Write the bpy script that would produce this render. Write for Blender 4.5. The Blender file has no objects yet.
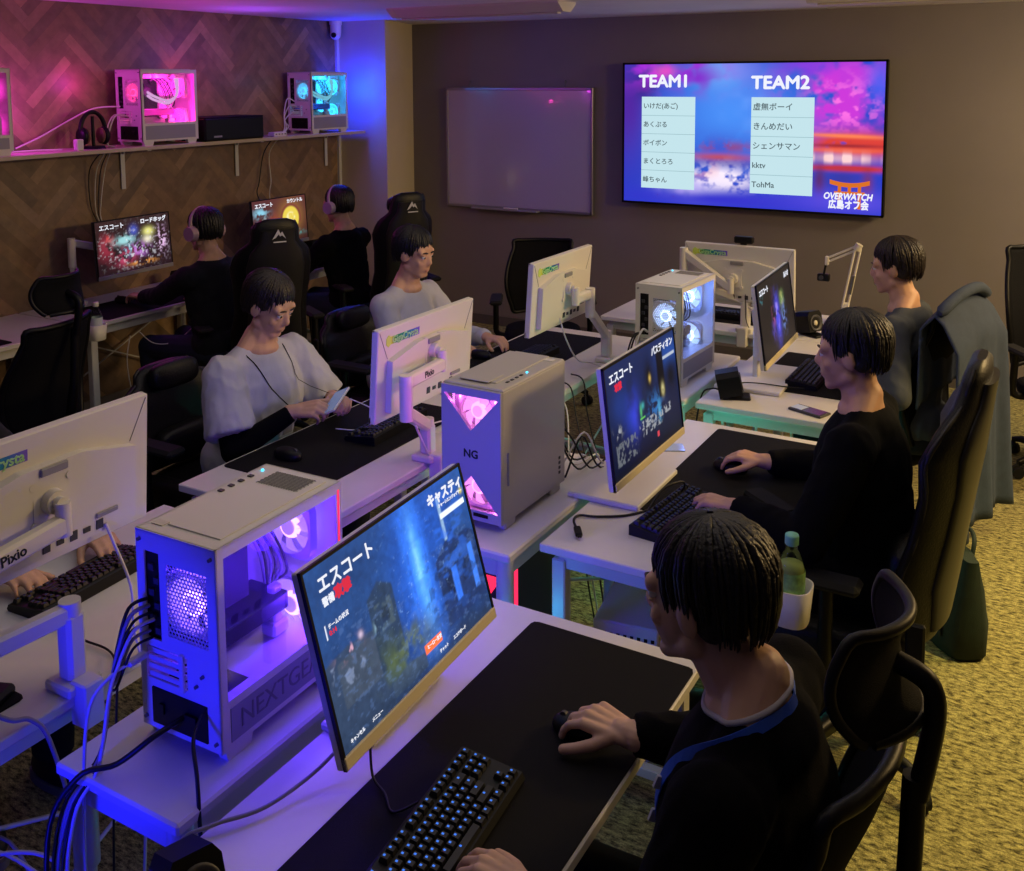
import bpy, bmesh, math, random
from mathutils import Vector, Matrix
random.seed(7)
PI = math.pi
R = math.radians
scene = bpy.context.scene
COL = scene.collection
V = Vector

# ------------------------------------------------------------------ colours and materials
def lin(h):
    h = h.lstrip('#')
    out = []
    for i in (0, 2, 4):
        c = int(h[i:i+2], 16) / 255
        out.append(c / 12.92 if c <= 0.04045 else ((c + 0.055) / 1.055) ** 2.4)
    return out
def mat(name, col='#888888', rough=0.5, metal=0.0, emit=None, es=1.0, trans=0.0, alpha=1.0, noise=0.0, nscale=40, bump=0.0, bscale=200, coat=0.0, ior=1.45, spec=0.5):
    m = bpy.data.materials.new(name); m.use_nodes = True
    nt = m.node_tree; b = nt.nodes['Principled BSDF']
    c = lin(col) if isinstance(col, str) else col
    b.inputs['Base Color'].default_value = (*c, 1)
    b.inputs['Roughness'].default_value = rough
    b.inputs['Metallic'].default_value = metal
    b.inputs['IOR'].default_value = ior
    b.inputs['Specular IOR Level'].default_value = spec
    if coat: b.inputs['Coat Weight'].default_value = coat
    if emit:
        e = lin(emit) if isinstance(emit, str) else emit
        b.inputs['Emission Color'].default_value = (*e, 1); b.inputs['Emission Strength'].default_value = es
    if trans: b.inputs['Transmission Weight'].default_value = trans
    if alpha < 1: b.inputs['Alpha'].default_value = alpha
    if noise or bump:
        tc = nt.nodes.new('ShaderNodeTexCoord')
    if noise:
        n = nt.nodes.new('ShaderNodeTexNoise'); n.inputs['Scale'].default_value = nscale; n.inputs['Detail'].default_value = 4
        nt.links.new(tc.outputs['Object'], n.inputs['Vector'])
        r = nt.nodes.new('ShaderNodeMapRange'); r.inputs['From Min'].default_value = .3; r.inputs['From Max'].default_value = .7
        r.inputs['To Min'].default_value = 1 - noise; r.inputs['To Max'].default_value = 1 + noise
        nt.links.new(n.outputs['Fac'], r.inputs['Value'])
        mx = nt.nodes.new('ShaderNodeVectorMath'); mx.operation = 'SCALE'; mx.inputs[0].default_value = c
        nt.links.new(r.outputs['Result'], mx.inputs['Scale']); nt.links.new(mx.outputs['Vector'], b.inputs['Base Color'])
    if bump:
        n2 = nt.nodes.new('ShaderNodeTexNoise'); n2.inputs['Scale'].default_value = bscale; n2.inputs['Detail'].default_value = 3
        nt.links.new(tc.outputs['Object'], n2.inputs['Vector'])
        bp = nt.nodes.new('ShaderNodeBump'); bp.inputs['Strength'].default_value = bump; bp.inputs['Distance'].default_value = .004
        nt.links.new(n2.outputs['Fac'], bp.inputs['Height']); nt.links.new(bp.outputs['Normal'], b.inputs['Normal'])
    return m
def glow(name, col, s): return mat(name, '#000000', .6, emit=col, es=s, spec=0)

WHITE = mat('white laminate', '#d3d0cb', .42, noise=.03, nscale=12)
WMETAL = mat('white powder coated metal', '#c9c8c6', .4)
WPLAS = mat('white plastic', '#d6d3ca', .38)
WPLAS2 = mat('warm white plastic', '#cdc8ba', .4)
CREAM = mat('chin with warm light tint', '#d8cba4', .35)  # yellow of the warm lamplight on the chin is put into its colour
GREYP = mat('grey plastic', '#8a8a8c', .45)
DGREY = mat('dark grey plastic', '#3a3a3e', .5)
BLACK = mat('black plastic', '#08080a', .45, spec=.3)
MBLACK = mat('matt black plastic', '#070709', .75, spec=.3)
RUBBER = mat('black rubber', '#08080a', .8)
PAD = mat('black cloth desk mat', '#070608', .8, bump=.3, bscale=900, spec=.25)
CHROME = mat('chrome', '#b8b8b8', .2, metal=1)
STEEL = mat('brushed steel', '#77777a', .35, metal=.9)
LEATHER = mat('black leatherette', '#08080a', .42, bump=.35, bscale=160, spec=.35)
LEATH2 = mat('grey piping leatherette', '#1e1d1c', .38)
MESHF = mat('black mesh fabric', '#07070b', .85, bump=.6, bscale=700, spec=.2)
CABB = mat('black cable sheath', '#0a0a0c', .45)
CABW = mat('white cable sheath', '#cfcbc6', .4)
CABG = mat('grey cable sheath', '#8f8c92', .45)
SKIN = mat('skin', '#c79a7c', .5, noise=.06, nscale=30, bump=.1, bscale=300)
SKIN2 = mat('lighter skin', '#cfa58a', .5, noise=.05, nscale=30)
LIP = mat('lips', '#a5625a', .45)
EYEW = mat('eye white', '#d8d4cc', .25); IRIS = mat('dark iris', '#15100c', .2)
HAIR = mat('black hair', '#0d0b0b', .45, noise=.4, nscale=90, bump=.8, bscale=120)
HAIRB = mat('dark brown hair', '#1d1410', .45, noise=.4, nscale=90, bump=.8, bscale=120)
BLKCL = mat('black cotton', '#050508', .95, bump=.3, bscale=400, spec=.15)
NAVY = mat('navy cloth', '#090b14', .9, bump=.3, bscale=400)
JEAN = mat('dark jeans', '#161d33', .85, bump=.4, bscale=500)
DENIM = mat('blue denim', '#2f3c54', .85, noise=.12, nscale=25, bump=.4, bscale=500)
GREYCL = mat('grey blue cloth', '#3d434c', .85, bump=.3, bscale=400)
WHCL = mat('white cotton', '#b3b4bd', .85, noise=.04, nscale=14, bump=.3, bscale=350)
TRIM = mat('white collar binding', '#b8b5c0', .8)
LANY = mat('blue lanyard ribbon', '#2f5fd6', .55)
GREENB = mat('dark green canvas', '#15251f', .8, noise=.15, nscale=30, bump=.4, bscale=400)
SHOE = mat('dark shoes', '#16161a', .6)
SOLE = mat('grey soles', '#6b6a6c', .6)
TEXTD = mat('dark print', '#26303a', .7)
TEXTG = mat('grey engraving', '#6c6a74', .5)
PINKL = glow('pink led', '#ff2fc8', 5); VIOL = glow('violet led', '#9a70ff', 9); REDL = glow('red led', '#ff2a55', 1.6)
WLED = glow('white blue led', '#a8c8ff', 7); CYAN = glow('cyan led', '#35c8ff', 5); MAGL = glow('magenta led', '#ff30b0', 3)
KLED = glow('blue key legend', '#4a86ff', .95)
KLED2 = glow('dim blue key legend', '#4a6ab0', .22)
BLADE = mat('frosted fan blades', '#b9b9cc', .4, alpha=.55)
def clear_mat(name, tint, refl=.08):
    m = bpy.data.materials.new(name); m.use_nodes = True; nt = m.node_tree; nt.nodes.remove(nt.nodes['Principled BSDF']); out = nt.nodes['Material Output']
    tr = nt.nodes.new('ShaderNodeBsdfTransparent'); tr.inputs[0].default_value = (*lin(tint), 1); gl = nt.nodes.new('ShaderNodeBsdfGlossy'); gl.inputs['Roughness'].default_value = .04
    lw = nt.nodes.new('ShaderNodeLayerWeight'); lw.inputs['Blend'].default_value = .25; mp = nt.nodes.new('ShaderNodeMath'); mp.operation = 'MULTIPLY'; mp.inputs[1].default_value = refl*3
    nt.links.new(lw.outputs['Fresnel'], mp.inputs[0]); mx = nt.nodes.new('ShaderNodeMixShader'); nt.links.new(mp.outputs[0], mx.inputs[0]); nt.links.new(tr.outputs[0], mx.inputs[1]); nt.links.new(gl.outputs[0], mx.inputs[2]); nt.links.new(mx.outputs[0], out.inputs[0]); return m
CLEARP = clear_mat('clear bottle plastic', '#eef6f2', .12)
GLASS = clear_mat('clear side glass', '#f0f0f8')

TEA = mat('green tea', '#c4d07a', .15, trans=.3, ior=1.1)
LABELG = mat('green bottle label', '#86b86a', .45, noise=.5, nscale=45)
CAPG = mat('pale green bottle cap', '#7fc9ae', .45)
PCB = mat('dark circuit board', '#17161d', .5, noise=.4, nscale=60)
SCRT = glow('white screen lettering', '#f2f4ff', 1.0)

# ------------------------------------------------------------------ mesh builder
def frame_from(d):
    d = d.normalized(); a = V((0, 0, 1)) if abs(d.z) < .9 else V((1, 0, 0))
    x = a.cross(d).normalized(); return x, d.cross(x).normalized(), d
def rotm(ax=0, ay=0, az=0): return (Matrix.Rotation(az, 3, 'Z') @ Matrix.Rotation(ay, 3, 'Y') @ Matrix.Rotation(ax, 3, 'X'))
def cr(pts, k=6, closed=False):
    pts = [V(p) for p in pts]; n = len(pts); out = []
    if n < 3: return pts
    for i in range(n if closed else n - 1):
        if closed: p0, p1, p2, p3 = pts[i-1], pts[i], pts[(i+1) % n], pts[(i+2) % n]
        else: p0, p1, p2, p3 = pts[max(i-1, 0)], pts[i], pts[i+1], pts[min(i+2, n-1)]
        for j in range(k):
            t = j / k
            out.append(.5*((2*p1)+(p2-p0)*t+(2*p0-5*p1+4*p2-p3)*t*t+(3*p1-p0-3*p2+p3)*t**3))
    if not closed: out.append(pts[-1])
    return out
class G:
    def __init__(s): s.v = []; s.f = []; s.m = []; s.s = []
    def add(s, vs, fs, mi=0, sm=False):
        b = len(s.v); s.v += [tuple(v) for v in vs]
        for f in fs: s.f.append(tuple(b+i for i in f)); s.m.append(mi); s.s.append(sm)
        return s
    def box(s, c, size, rot=None, bev=0.0, mi=0):
        c = V(c); hx, hy, hz = [q/2 for q in size]
        if bev <= 0:
            vs = [V((x*hx, y*hy, z*hz)) for x in (-1, 1) for y in (-1, 1) for z in (-1, 1)]
            fs = [(0,1,3,2), (4,6,7,5), (0,4,5,1), (2,3,7,6), (0,2,6,4), (1,5,7,3)]
        else:
            b = min(bev, hx*.98, hy*.98, hz*.98); vs = []; idx = {}
            for x in (-1, 1):
                for y in (-1, 1):
                    for z in (-1, 1):
                        for a in range(3):
                            p = [x*(hx-b), y*(hy-b), z*(hz-b)]; p[a] = (x*hx, y*hy, z*hz)[a]
                            idx[(x, y, z, a)] = len(vs); vs.append(V(p))
            fs = []
            sg = (-1, 1)
            for q in sg:
                fs.append([idx[(q,y,z,0)] for y, z in ((-1,-1),(1,-1),(1,1),(-1,1))])
                fs.append([idx[(x,q,z,1)] for x, z in ((-1,-1),(1,-1),(1,1),(-1,1))])
                fs.append([idx[(x,y,q,2)] for x, y in ((-1,-1),(1,-1),(1,1),(-1,1))])
            for a in sg:
                for b2 in sg:
                    fs.append([idx[(a,b2,-1,0)], idx[(a,b2,1,0)], idx[(a,b2,1,1)], idx[(a,b2,-1,1)]])
                    fs.append([idx[(a,-1,b2,0)], idx[(a,1,b2,0)], idx[(a,1,b2,2)], idx[(a,-1,b2,2)]])
                    fs.append([idx[(-1,a,b2,1)], idx[(1,a,b2,1)], idx[(1,a,b2,2)], idx[(-1,a,b2,2)]])
                    for c3 in sg: fs.append([idx[(a,b2,c3,0)], idx[(a,b2,c3,1)], idx[(a,b2,c3,2)]])
            out = []
            for f in fs:   # orient outwards
                n = (vs[f[1]]-vs[f[0]]).cross(vs[f[2]]-vs[f[0]]); ce = sum((vs[i] for i in f), V())
                out.append(f if n.dot(ce) > 0 else f[::-1])
            fs = out
        vs = [(rot @ v if rot else v) + c for v in vs]
        return s.add(vs, fs, mi)
    def tube(s, pts, r, n=8, caps=True, mi=0, sm=True, sq=None):
        pts = [V(p) for p in pts]; N = len(pts); rs = r if isinstance(r, (list, tuple)) else [r]*N
        t0 = (pts[1]-pts[0]); x, y, _ = frame_from(t0); rings = []; prev = t0.normalized()
        for i, p in enumerate(pts):
            t = (pts[min(i+1, N-1)]-pts[max(i-1, 0)])
            t = t.normalized() if t.length > 1e-9 else prev
            q = prev.rotation_difference(t); x = q @ x; y = q @ y; prev = t
            rings.append([p + (x*math.cos(2*PI*k/n)+y*math.sin(2*PI*k/n))*rs[i] for k in range(n)])
        vs = [v for rg in rings for v in rg]; fs = []
        for i in range(N-1):
            for k in range(n): fs.append((i*n+k, i*n+(k+1) % n, (i+1)*n+(k+1) % n, (i+1)*n+k))
        s.add(vs, fs, mi, sm)
        if caps:
            s.add(rings[0], [tuple(range(n))[::-1]], mi); s.add(rings[-1], [tuple(range(n))], mi)
        return s
    def cyl(s, p0, p1, r0, r1=None, n=16, mi=0, caps=True): return s.tube([p0, p1], [r0, r0 if r1 is None else r1], n, caps, mi)
    def ell(s, c, r, rot=None, n=16, m=10, mi=0, e=1.0, e2=1.0):
        c = V(c); r = (r, r, r) if isinstance(r, (int, float)) else r
        pw = lambda a, k: math.copysign(abs(a)**k, a)
        vs = [V((0, 0, r[2]))]
        for i in range(1, m):
            ph = PI*i/m
            for k in range(n):
                th = 2*PI*k/n
                vs.append(V((r[0]*pw(math.sin(ph), e)*pw(math.cos(th), e2), r[1]*pw(math.sin(ph), e)*pw(math.sin(th), e2), r[2]*pw(math.cos(ph), e))))
        vs.append(V((0, 0, -r[2]))); fs = []
        for k in range(n): fs.append((0, 1+k, 1+(k+1) % n))
        for i in range(m-2):
            for k in range(n): a = 1+i*n; b = a+n; fs.append((a+k, b+k, b+(k+1) % n, a+(k+1) % n))
        a = 1+(m-2)*n; L = len(vs)-1
        for k in range(n): fs.append((a+(k+1) % n, a+k, L))
        return s.add([(rot @ v if rot else v)+c for v in vs], fs, mi, True)
    def cap(s, p0, p1, r0, r1, n=12, flat1=False):       # tapered capsule, closed, for remeshing
        p0, p1 = V(p0), V(p1); d = (p1-p0).normalized(); pts = []; rs = []
        for a in (90, 65, 40, 18): pts.append(p0-d*r0*math.sin(R(a))); rs.append(max(r0*math.cos(R(a)), 1e-4))
        pts += [p0, p1]; rs += [r0, r1]
        if not flat1:
            for a in (18, 40, 65, 90): pts.append(p1+d*r1*math.sin(R(a))); rs.append(max(r1*math.cos(R(a)), 1e-4))
        return s.tube(pts, rs, n, True)
    def lathe(s, prof, c=(0, 0, 0), n=24, mi=0, sm=True, mat3=None):
        c = V(c); vs = []; fs = []
        for (r, z) in prof:
            for k in range(n): vs.append(V((r*math.cos(2*PI*k/n), r*math.sin(2*PI*k/n), z)))
        for i in range(len(prof)-1):
            for k in range(n): fs.append((i*n+k, i*n+(k+1) % n, (i+1)*n+(k+1) % n, (i+1)*n+k))
        return s.add([(mat3 @ v if mat3 else v)+c for v in vs], fs, mi, sm)
    def prism(s, poly, z0, z1, M=None, mi=0):            # poly in local xy, extruded along z
        n = len(poly); vs = [V((x, y, z0)) for x, y in poly]+[V((x, y, z1)) for x, y in poly]
        fs = [tuple(range(n))[::-1], tuple(range(n, 2*n))]+[(i, (i+1) % n, n+(i+1) % n, n+i) for i in range(n)]
        return s.add([(M @ v) if M else v for v in vs], fs, mi)
    def loft(s, loops, mi=0, sm=True, caps=True):
        n = len(loops[0]); vs = [v for l in loops for v in l]; fs = []
        for i in range(len(loops)-1):
            for k in range(n): fs.append((i*n+k, i*n+(k+1) % n, (i+1)*n+(k+1) % n, (i+1)*n+k))
        s.add(vs, fs, mi, sm)
        if caps: s.add(loops[0], [tuple(range(n))[::-1]], mi); s.add(loops[-1], [tuple(range(n))], mi)
        return s
    def sheet(s, fn, nu, nv, th=.004, mi=0):             # fn(u,v)->point, u,v in 0..1, with thickness
        g = [[V(fn(i/nu, j/nv)) for j in range(nv+1)] for i in range(nu+1)]; top = []; bot = []
        for i in range(nu+1):
            for j in range(nv+1):
                du = g[min(i+1, nu)][j]-g[max(i-1, 0)][j]; dv = g[i][min(j+1, nv)]-g[i][max(j-1, 0)]
                nn = du.cross(dv); nn = nn.normalized() if nn.length > 1e-9 else V((0, 0, 1))
                top.append(g[i][j]+nn*th/2); bot.append(g[i][j]-nn*th/2)
        W = nv+1; T = len(top); fs = []
        for i in range(nu):
            for j in range(nv):
                a = i*W+j; fs.append((a, a+W, a+W+1, a+1)); fs.append((T+a, T+a+1, T+a+W+1, T+a+W))
        for i in range(nu):
            a = i*W; fs.append((a, T+a, T+a+W, a+W)); a = i*W+nv; fs.append((a, a+W, T+a+W, T+a))
        for j in range(nv):
            a = j; fs.append((a, a+1, T+a+1, T+a)); a = nu*W+j; fs.append((a, T+a, T+a+1, a+1))
        return s.add(top+bot, fs, mi, True)
    def xf(s, M):
        s.v = [tuple(M @ V(v)) for v in s.v]; return s
    def mesh(s, name, mats):
        me = bpy.data.meshes.new(name); me.from_pydata(s.v, [], s.f)
        for m in (mats if isinstance(mats, (list, tuple)) else [mats]): me.materials.append(m)
        me.polygons.foreach_set('material_index', s.m); me.polygons.foreach_set('use_smooth', s.s); me.update()
        return me
    def build(s, name, mats, parent=None, M=None):
        return link(name, s.mesh(name, mats), parent, M)
def link(name, me, parent=None, M=None):
    o = bpy.data.objects.new(name, me); COL.objects.link(o)
    if parent: o.parent = parent
    if M is not None: o.matrix_local = M
    return o
def tag(o, label, cat, group=None, kind=None):
    o['label'] = label; o['category'] = cat
    if group: o['group'] = group
    if kind: o['kind'] = kind
    return o
def struct(o, label=None, cat=None):
    o['kind'] = 'structure'
    if label: o['label'] = label
    if cat: o['category'] = cat
    return o
def thing(name, label, cat, loc=(0, 0, 0), rz=0, group=None, rot=None):
    o = bpy.data.objects.new(name, None); COL.objects.link(o); o.empty_display_size = .05
    o.location = loc; o.rotation_euler = rot if rot else (0, 0, rz)
    return tag(o, label, cat, group)
def kids(o): return [c for c in bpy.data.objects if c.parent == o]
def copy_tree(o, parent=None):
    c = o.copy(); COL.objects.link(c)
    if parent: c.parent = parent
    for ch in CH.get(o.name, []) or o.children: copy_tree(ch, c)
    return c
CH = {}
def dup(o, loc, rz, label, group=None):
    c = copy_tree(o); c.location = loc; c.rotation_euler = (0, 0, rz); c['label'] = label
    if group: c['group'] = group
    return c
def TM(loc=(0, 0, 0), rx=0, ry=0, rz=0):
    return Matrix.Translation(V(loc)) @ Matrix.Rotation(rz, 4, 'Z') @ Matrix.Rotation(ry, 4, 'Y') @ Matrix.Rotation(rx, 4, 'X')
def text(parent, s, size, M, m, name='lettering', depth=.0004, align='LEFT', bold=0.0, sx=1.0, shear=0.0):
    cu = bpy.data.curves.new('lettering', 'FONT'); cu.body = s; cu.size = size; cu.extrude = depth; cu.align_x = align; cu.align_y = 'CENTER'
    cu.shear = shear; cu.resolution_u = 3
    t = bpy.data.objects.new('tmp', cu); COL.objects.link(t)
    bpy.context.view_layer.update()
    me = bpy.data.meshes.new_from_object(t); bpy.data.objects.remove(t); bpy.data.curves.remove(cu)
    if bold > 0:
        bmt = bmesh.new()
        for dx, dy in ((-1, 0), (1, 0), (0, 1), (0, -1)):
            m2 = me.copy(); m2.transform(Matrix.Translation(V((dx*bold, dy*bold, 0)))); bmt.from_mesh(m2); bpy.data.meshes.remove(m2)
        bmt.to_mesh(me); bmt.free()
    if sx != 1: me.transform(Matrix.Diagonal((sx, 1, 1, 1)))
    me.materials.clear(); me.materials.append(m)
    o = bpy.data.objects.new(name, me); COL.objects.link(o); o.parent = parent; o.matrix_local = M
    return o
UP = Matrix.Rotation(PI/2, 4, 'X')      # lettering upright in XZ, read from -Y
from mathutils import noise
from mathutils.bvhtree import BVHTree
def fold(me, amp, sc, seed=0.0, keep=None):
    me.update(); vs = [(v.co.copy(), v.normal.copy()) for v in me.vertices]
    for v, (c, n) in zip(me.vertices, vs):
        q = V((c.x*sc, c.y*sc, c.z*sc*.55))+V((seed, seed*2, 0)); k = noise.noise(q)+.5*noise.noise(q*2.3)
        a = amp if keep is None else amp*max(0, min(1, ((c-keep).length-.13)/.08))
        v.co = c+n*a*(1-2.2*abs(k))
    me.update()
def remesh(g, voxel, it, mats, name):
    me = g.mesh('tmp', mats); o = bpy.data.objects.new('tmp', me); COL.objects.link(o)
    md = o.modifiers.new('r', 'REMESH'); md.mode = 'VOXEL'; md.voxel_size = voxel
    if it: sm = o.modifiers.new('s', 'SMOOTH'); sm.factor = .5; sm.iterations = it
    dg = bpy.context.evaluated_depsgraph_get(); ev = o.evaluated_get(dg)
    out = bpy.data.meshes.new_from_object(ev); bpy.data.objects.remove(o); bpy.data.meshes.remove(me)
    out.name = name; out.materials.clear()
    for m in (mats if isinstance(mats, (list, tuple)) else [mats]): out.materials.append(m)
    out.polygons.foreach_set('use_smooth', [True]*len(out.polygons)); out.update()
    return out
def cable(name, label, pts, r, m, k=6, n=6, group=None, plug=None):
    g = G(); c = cr(pts, k); g.tube(c, r, n)
    o = g.build(name, [m])
    return tag(o, label, 'cable', group)
# ------------------------------------------------------------------ the room
XL, XR, YB, YF, ZC = -5.25, 2.4, 7.0, -2.2, 2.5
def carpet_mat():
    m = bpy.data.materials.new('flecked carpet'); m.use_nodes = True; nt = m.node_tree; b = nt.nodes['Principled BSDF']; N = nt.nodes.new; L = nt.links.new
    tc = N('ShaderNodeTexCoord'); mp = N('ShaderNodeMapping'); mp.inputs['Scale'].default_value = (34, 80, 1); L(tc.outputs['Object'], mp.inputs['Vector'])
    n1 = N('ShaderNodeTexNoise'); n1.inputs['Scale'].default_value = 1.0; n1.inputs['Detail'].default_value = 5; n1.inputs['Roughness'].default_value = .65
    L(mp.outputs['Vector'], n1.inputs['Vector'])
    n2 = N('ShaderNodeTexNoise'); n2.inputs['Scale'].default_value = 260; n2.inputs['Detail'].default_value = 2; L(tc.outputs['Object'], n2.inputs['Vector'])
    r = N('ShaderNodeValToRGB'); e = r.color_ramp.elements
    e[0].position = .36; e[0].color = (*lin('#3a3628'), 1); e[1].position = .62; e[1].color = (*lin('#b0a870'), 1)
    L(n1.outputs['Fac'], r.inputs['Fac'])
    mr = N('ShaderNodeMapRange'); mr.inputs['From Min'].default_value = .3; mr.inputs['From Max'].default_value = .7; mr.inputs['To Min'].default_value = .55; mr.inputs['To Max'].default_value = 1.35
    L(n2.outputs['Fac'], mr.inputs['Value'])
    sc = N('ShaderNodeVectorMath'); sc.operation = 'SCALE'; L(r.outputs['Color'], sc.inputs[0]); L(mr.outputs['Result'], sc.inputs['Scale']); L(sc.outputs['Vector'], b.inputs['Base Color'])
    b.inputs['Roughness'].default_value = .95; b.inputs['Specular IOR Level'].default_value = .1
    bp = N('ShaderNodeBump'); bp.inputs['Strength'].default_value = .7; bp.inputs['Distance'].default_value = .006; L(n2.outputs['Fac'], bp.inputs['Height']); L(bp.outputs['Normal'], b.inputs['Normal'])
    return m
CARPET = carpet_mat()
CEIL = mat('white ceiling board', '#efeae6', .8, noise=.04, nscale=3)
GREYW = mat('taupe wall paint', '#7a736c', .75, noise=.05, nscale=2, bump=.08, bscale=300)
BEIGEW = mat('beige wallpaper', '#cdbf9f', .8, noise=.03, nscale=4)
struct(G().box(((XL+XR)/2, (YF+YB)/2, -.05), (XR-XL+.4, YB-YF+.4, .1)).build('floor', [CARPET]))
struct(G().box(((XL+XR)/2, (YF+YB)/2, ZC+.05), (XR-XL+.4, YB-YF+.4, .1)).build('ceiling', [CEIL]))
struct(G().box(((XL+XR)/2, YB+.06, ZC/2), (XR-XL+.4, .12, ZC)).build('wall_back', [GREYW]))
struct(G().box((XR+.06, (YF+YB)/2, ZC/2), (.12, YB-YF, ZC)).build('wall_right', [GREYW]))
struct(G().prism([(-5.3, 6.3), (-4.768, 6.3), (-5.018, 7.02), (-5.3, 7.02)], 0, ZC).build('wall_corner', [BEIGEW]))
# herringbone boards on the left wall: one mesh, clipped to the wall
def herringbone():
    m = bpy.data.materials.new('herringbone oak boards'); m.use_nodes = True; nt = m.node_tree; b = nt.nodes['Principled BSDF']; N = nt.nodes.new; L = nt.links.new
    at = N('ShaderNodeAttribute'); at.attribute_name = 'tone'; tc = N('ShaderNodeTexCoord')
    n1 = N('ShaderNodeTexNoise'); n1.inputs['Scale'].default_value = 18; n1.inputs['Detail'].default_value = 6; L(tc.outputs['Object'], n1.inputs['Vector'])
    mr = N('ShaderNodeMapRange'); mr.inputs['From Min'].default_value = .3; mr.inputs['From Max'].default_value = .7; mr.inputs['To Min'].default_value = .82; mr.inputs['To Max'].default_value = 1.15
    L(n1.outputs['Fac'], mr.inputs['Value']); sc = N('ShaderNodeVectorMath'); sc.operation = 'SCALE'
    L(at.outputs['Color'], sc.inputs[0]); L(mr.outputs['Result'], sc.inputs['Scale']); L(sc.outputs['Vector'], b.inputs['Base Color']); b.inputs['Roughness'].default_value = .5
    bm = bmesh.new(); w, l = .062, .372; gap = .0003; cl = bm.loops.layers.float_color.new('tone'); rnd = random.Random(3)
    c45 = math.sqrt(.5)
    def quad(p0, a, la, bvec, lb):
        pts = [p0+a*gap+bvec*gap, p0+a*(la-gap)+bvec*gap, p0+a*(la-gap)+bvec*(lb-gap), p0+a*gap+bvec*(lb-gap)]
        ys = [p[0] for p in pts]; zs = [p[1] for p in pts]
        if max(ys) < YF or min(ys) > 6.3 or max(zs) < 0 or min(zs) > ZC: return
        f = bm.faces.new([bm.verts.new((XL+.004, p[0], p[1])) for p in pts]); t = rnd.choice([rnd.uniform(.82, 1.05), rnd.uniform(.82, 1.05), rnd.uniform(1.1, 1.5)]); h = rnd.choice(['#80664e', '#7a624c', '#75604c', '#866c50'])
        col = [q*t for q in lin(h)]
        for lp in f.loops: lp[cl] = (*col, 1)
    V2 = Vector; ex = V((c45, c45)); ey = V((-c45, c45))
    n = int(round(l/w))
    # classic herringbone lattice: cell (i, j), steps of one width along the diagonal
    for i in range(-190, 230):
        for j in range(-26, 30):
            ox = i*w + j*l; oy = i*w - j*l
            p = V((1.5, 1.0)) + ex*ox + ey*oy
            quad(p, ex, l, ey, w)
            quad(p + ex*0 + ey*w, ey, l, ex, w)
    bm.normal_update()
    geom = lambda: bm.verts[:]+bm.edges[:]+bm.faces[:]
    for co, no in (((0, YF, 0), (0, -1, 0)), ((0, 6.3, 0), (0, 1, 0)), ((0, 0, 0), (0, 0, -1)), ((0, 0, ZC), (0, 0, 1))):
        bmesh.ops.bisect_plane(bm, geom=geom(), plane_co=co, plane_no=no, clear_outer=True)
    for f in bm.faces:
        if f.normal.x < 0: f.normal_flip()
    me = bpy.data.meshes.new('boards'); bm.to_mesh(me); bm.free(); me.materials.append(m)
    return me
WBACK = mat('dark wall backing', '#5a4a3c', .9)
wl = G().box((XL-.06, (YF+6.3)/2, ZC/2), (.124, 6.3-YF, ZC)).build('wall_left', [WBACK]); struct(wl)
struct(link('wall_left_boards', herringbone(), wl))
struct(G().box((XL+.012, 1.95, .04), (.016, 8.3, .08)).build('baseboard_left', [mat('pale baseboard', '#8d8478', .6)]))
struct(G().box(((XL+XR)/2+.2, YB-.006, .04), (7.1, .012, .08)).build('baseboard_back', [mat('grey baseboard', '#57524c', .6)]))
struct(G().box((XL+.012, 6.285, 1.25), (.024, .03, 2.36)).build('trim_1', [WMETAL]))
# ceiling light fixtures (unlit)
def fixture(x0, x1, y, label):
    t = thing('ceiling_light', label, 'ceiling light', ((x0+x1)/2, y, ZC)); l = x1-x0
    prof = [(-.115, 0), (.115, 0), (.115, -.012), (.05, -.06), (-.05, -.06), (-.115, -.012)]
    Mx = Matrix(((0, 0, 1, 0), (1, 0, 0, 0), (0, 1, 0, 0), (0, 0, 0, 1)))
    G().prism(prof, -l/2+.02, l/2-.02, Mx).build('housing', [WPLAS], t)
    for s in (-1, 1): G().prism([(x*1.03, z*1.03) for x, z in prof], s*l/2-.02, s*l/2+.02, Mx).build('end_cap', [WPLAS], t)
    G().box((0, 0, -.066), (l-.06, .05, .012), bev=.004).build('diffuser', [WPLAS2], t)
fixture(-4.0, -2.776, 5.45, 'long unlit white ceiling light in front of the whiteboard')
fixture(-1.345, -.1, 5.65, 'long unlit white ceiling light in front of the television')
# security camera in the corner
t = thing('security_camera', 'white dome security camera at the top of the wooden wall corner', 'security camera', (-5.19, 6.22, 2.5))
G().cyl((0, 0, -.001), (0, 0, -.03), .05, .05, 20).cyl((0, 0, -.03), (0, 0, -.10), .045, .042, 20).build('housing', [WPLAS], t)
G().ell((.0, -.005, -.105), .043, n=20, m=12).build('lens_ball', [WPLAS], t)
G().cyl((.012, -.04, -.112), (.018, -.052, -.116), .022, .018, 16).build('lens', [BLACK], t)
# ------------------------------------------------------------------ shelf
t = thing('wall_shelf', 'long white shelf fixed along the wooden wall holding lit computers', 'shelf', (-5.1, 4.0, 1.615))
G().box((.0, -.9, .0125), (.29, 6.35, .025), bev=.003).build('board', [mat('shelf board', '#b8aa96', .5)], t)
for y in (1.2, 3.2, 4.19, 5.16, 6.12):
    g = G(); g.box((-.135, y-4.0, -.13), (.006, .03, .25)); g.box((-.01, y-4.0, -.004), (.25, .03, .006)); g.box((-.125, y-4.0, -.02), (.02, .012, .03))
    g.build('bracket', [WMETAL], t)
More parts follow.
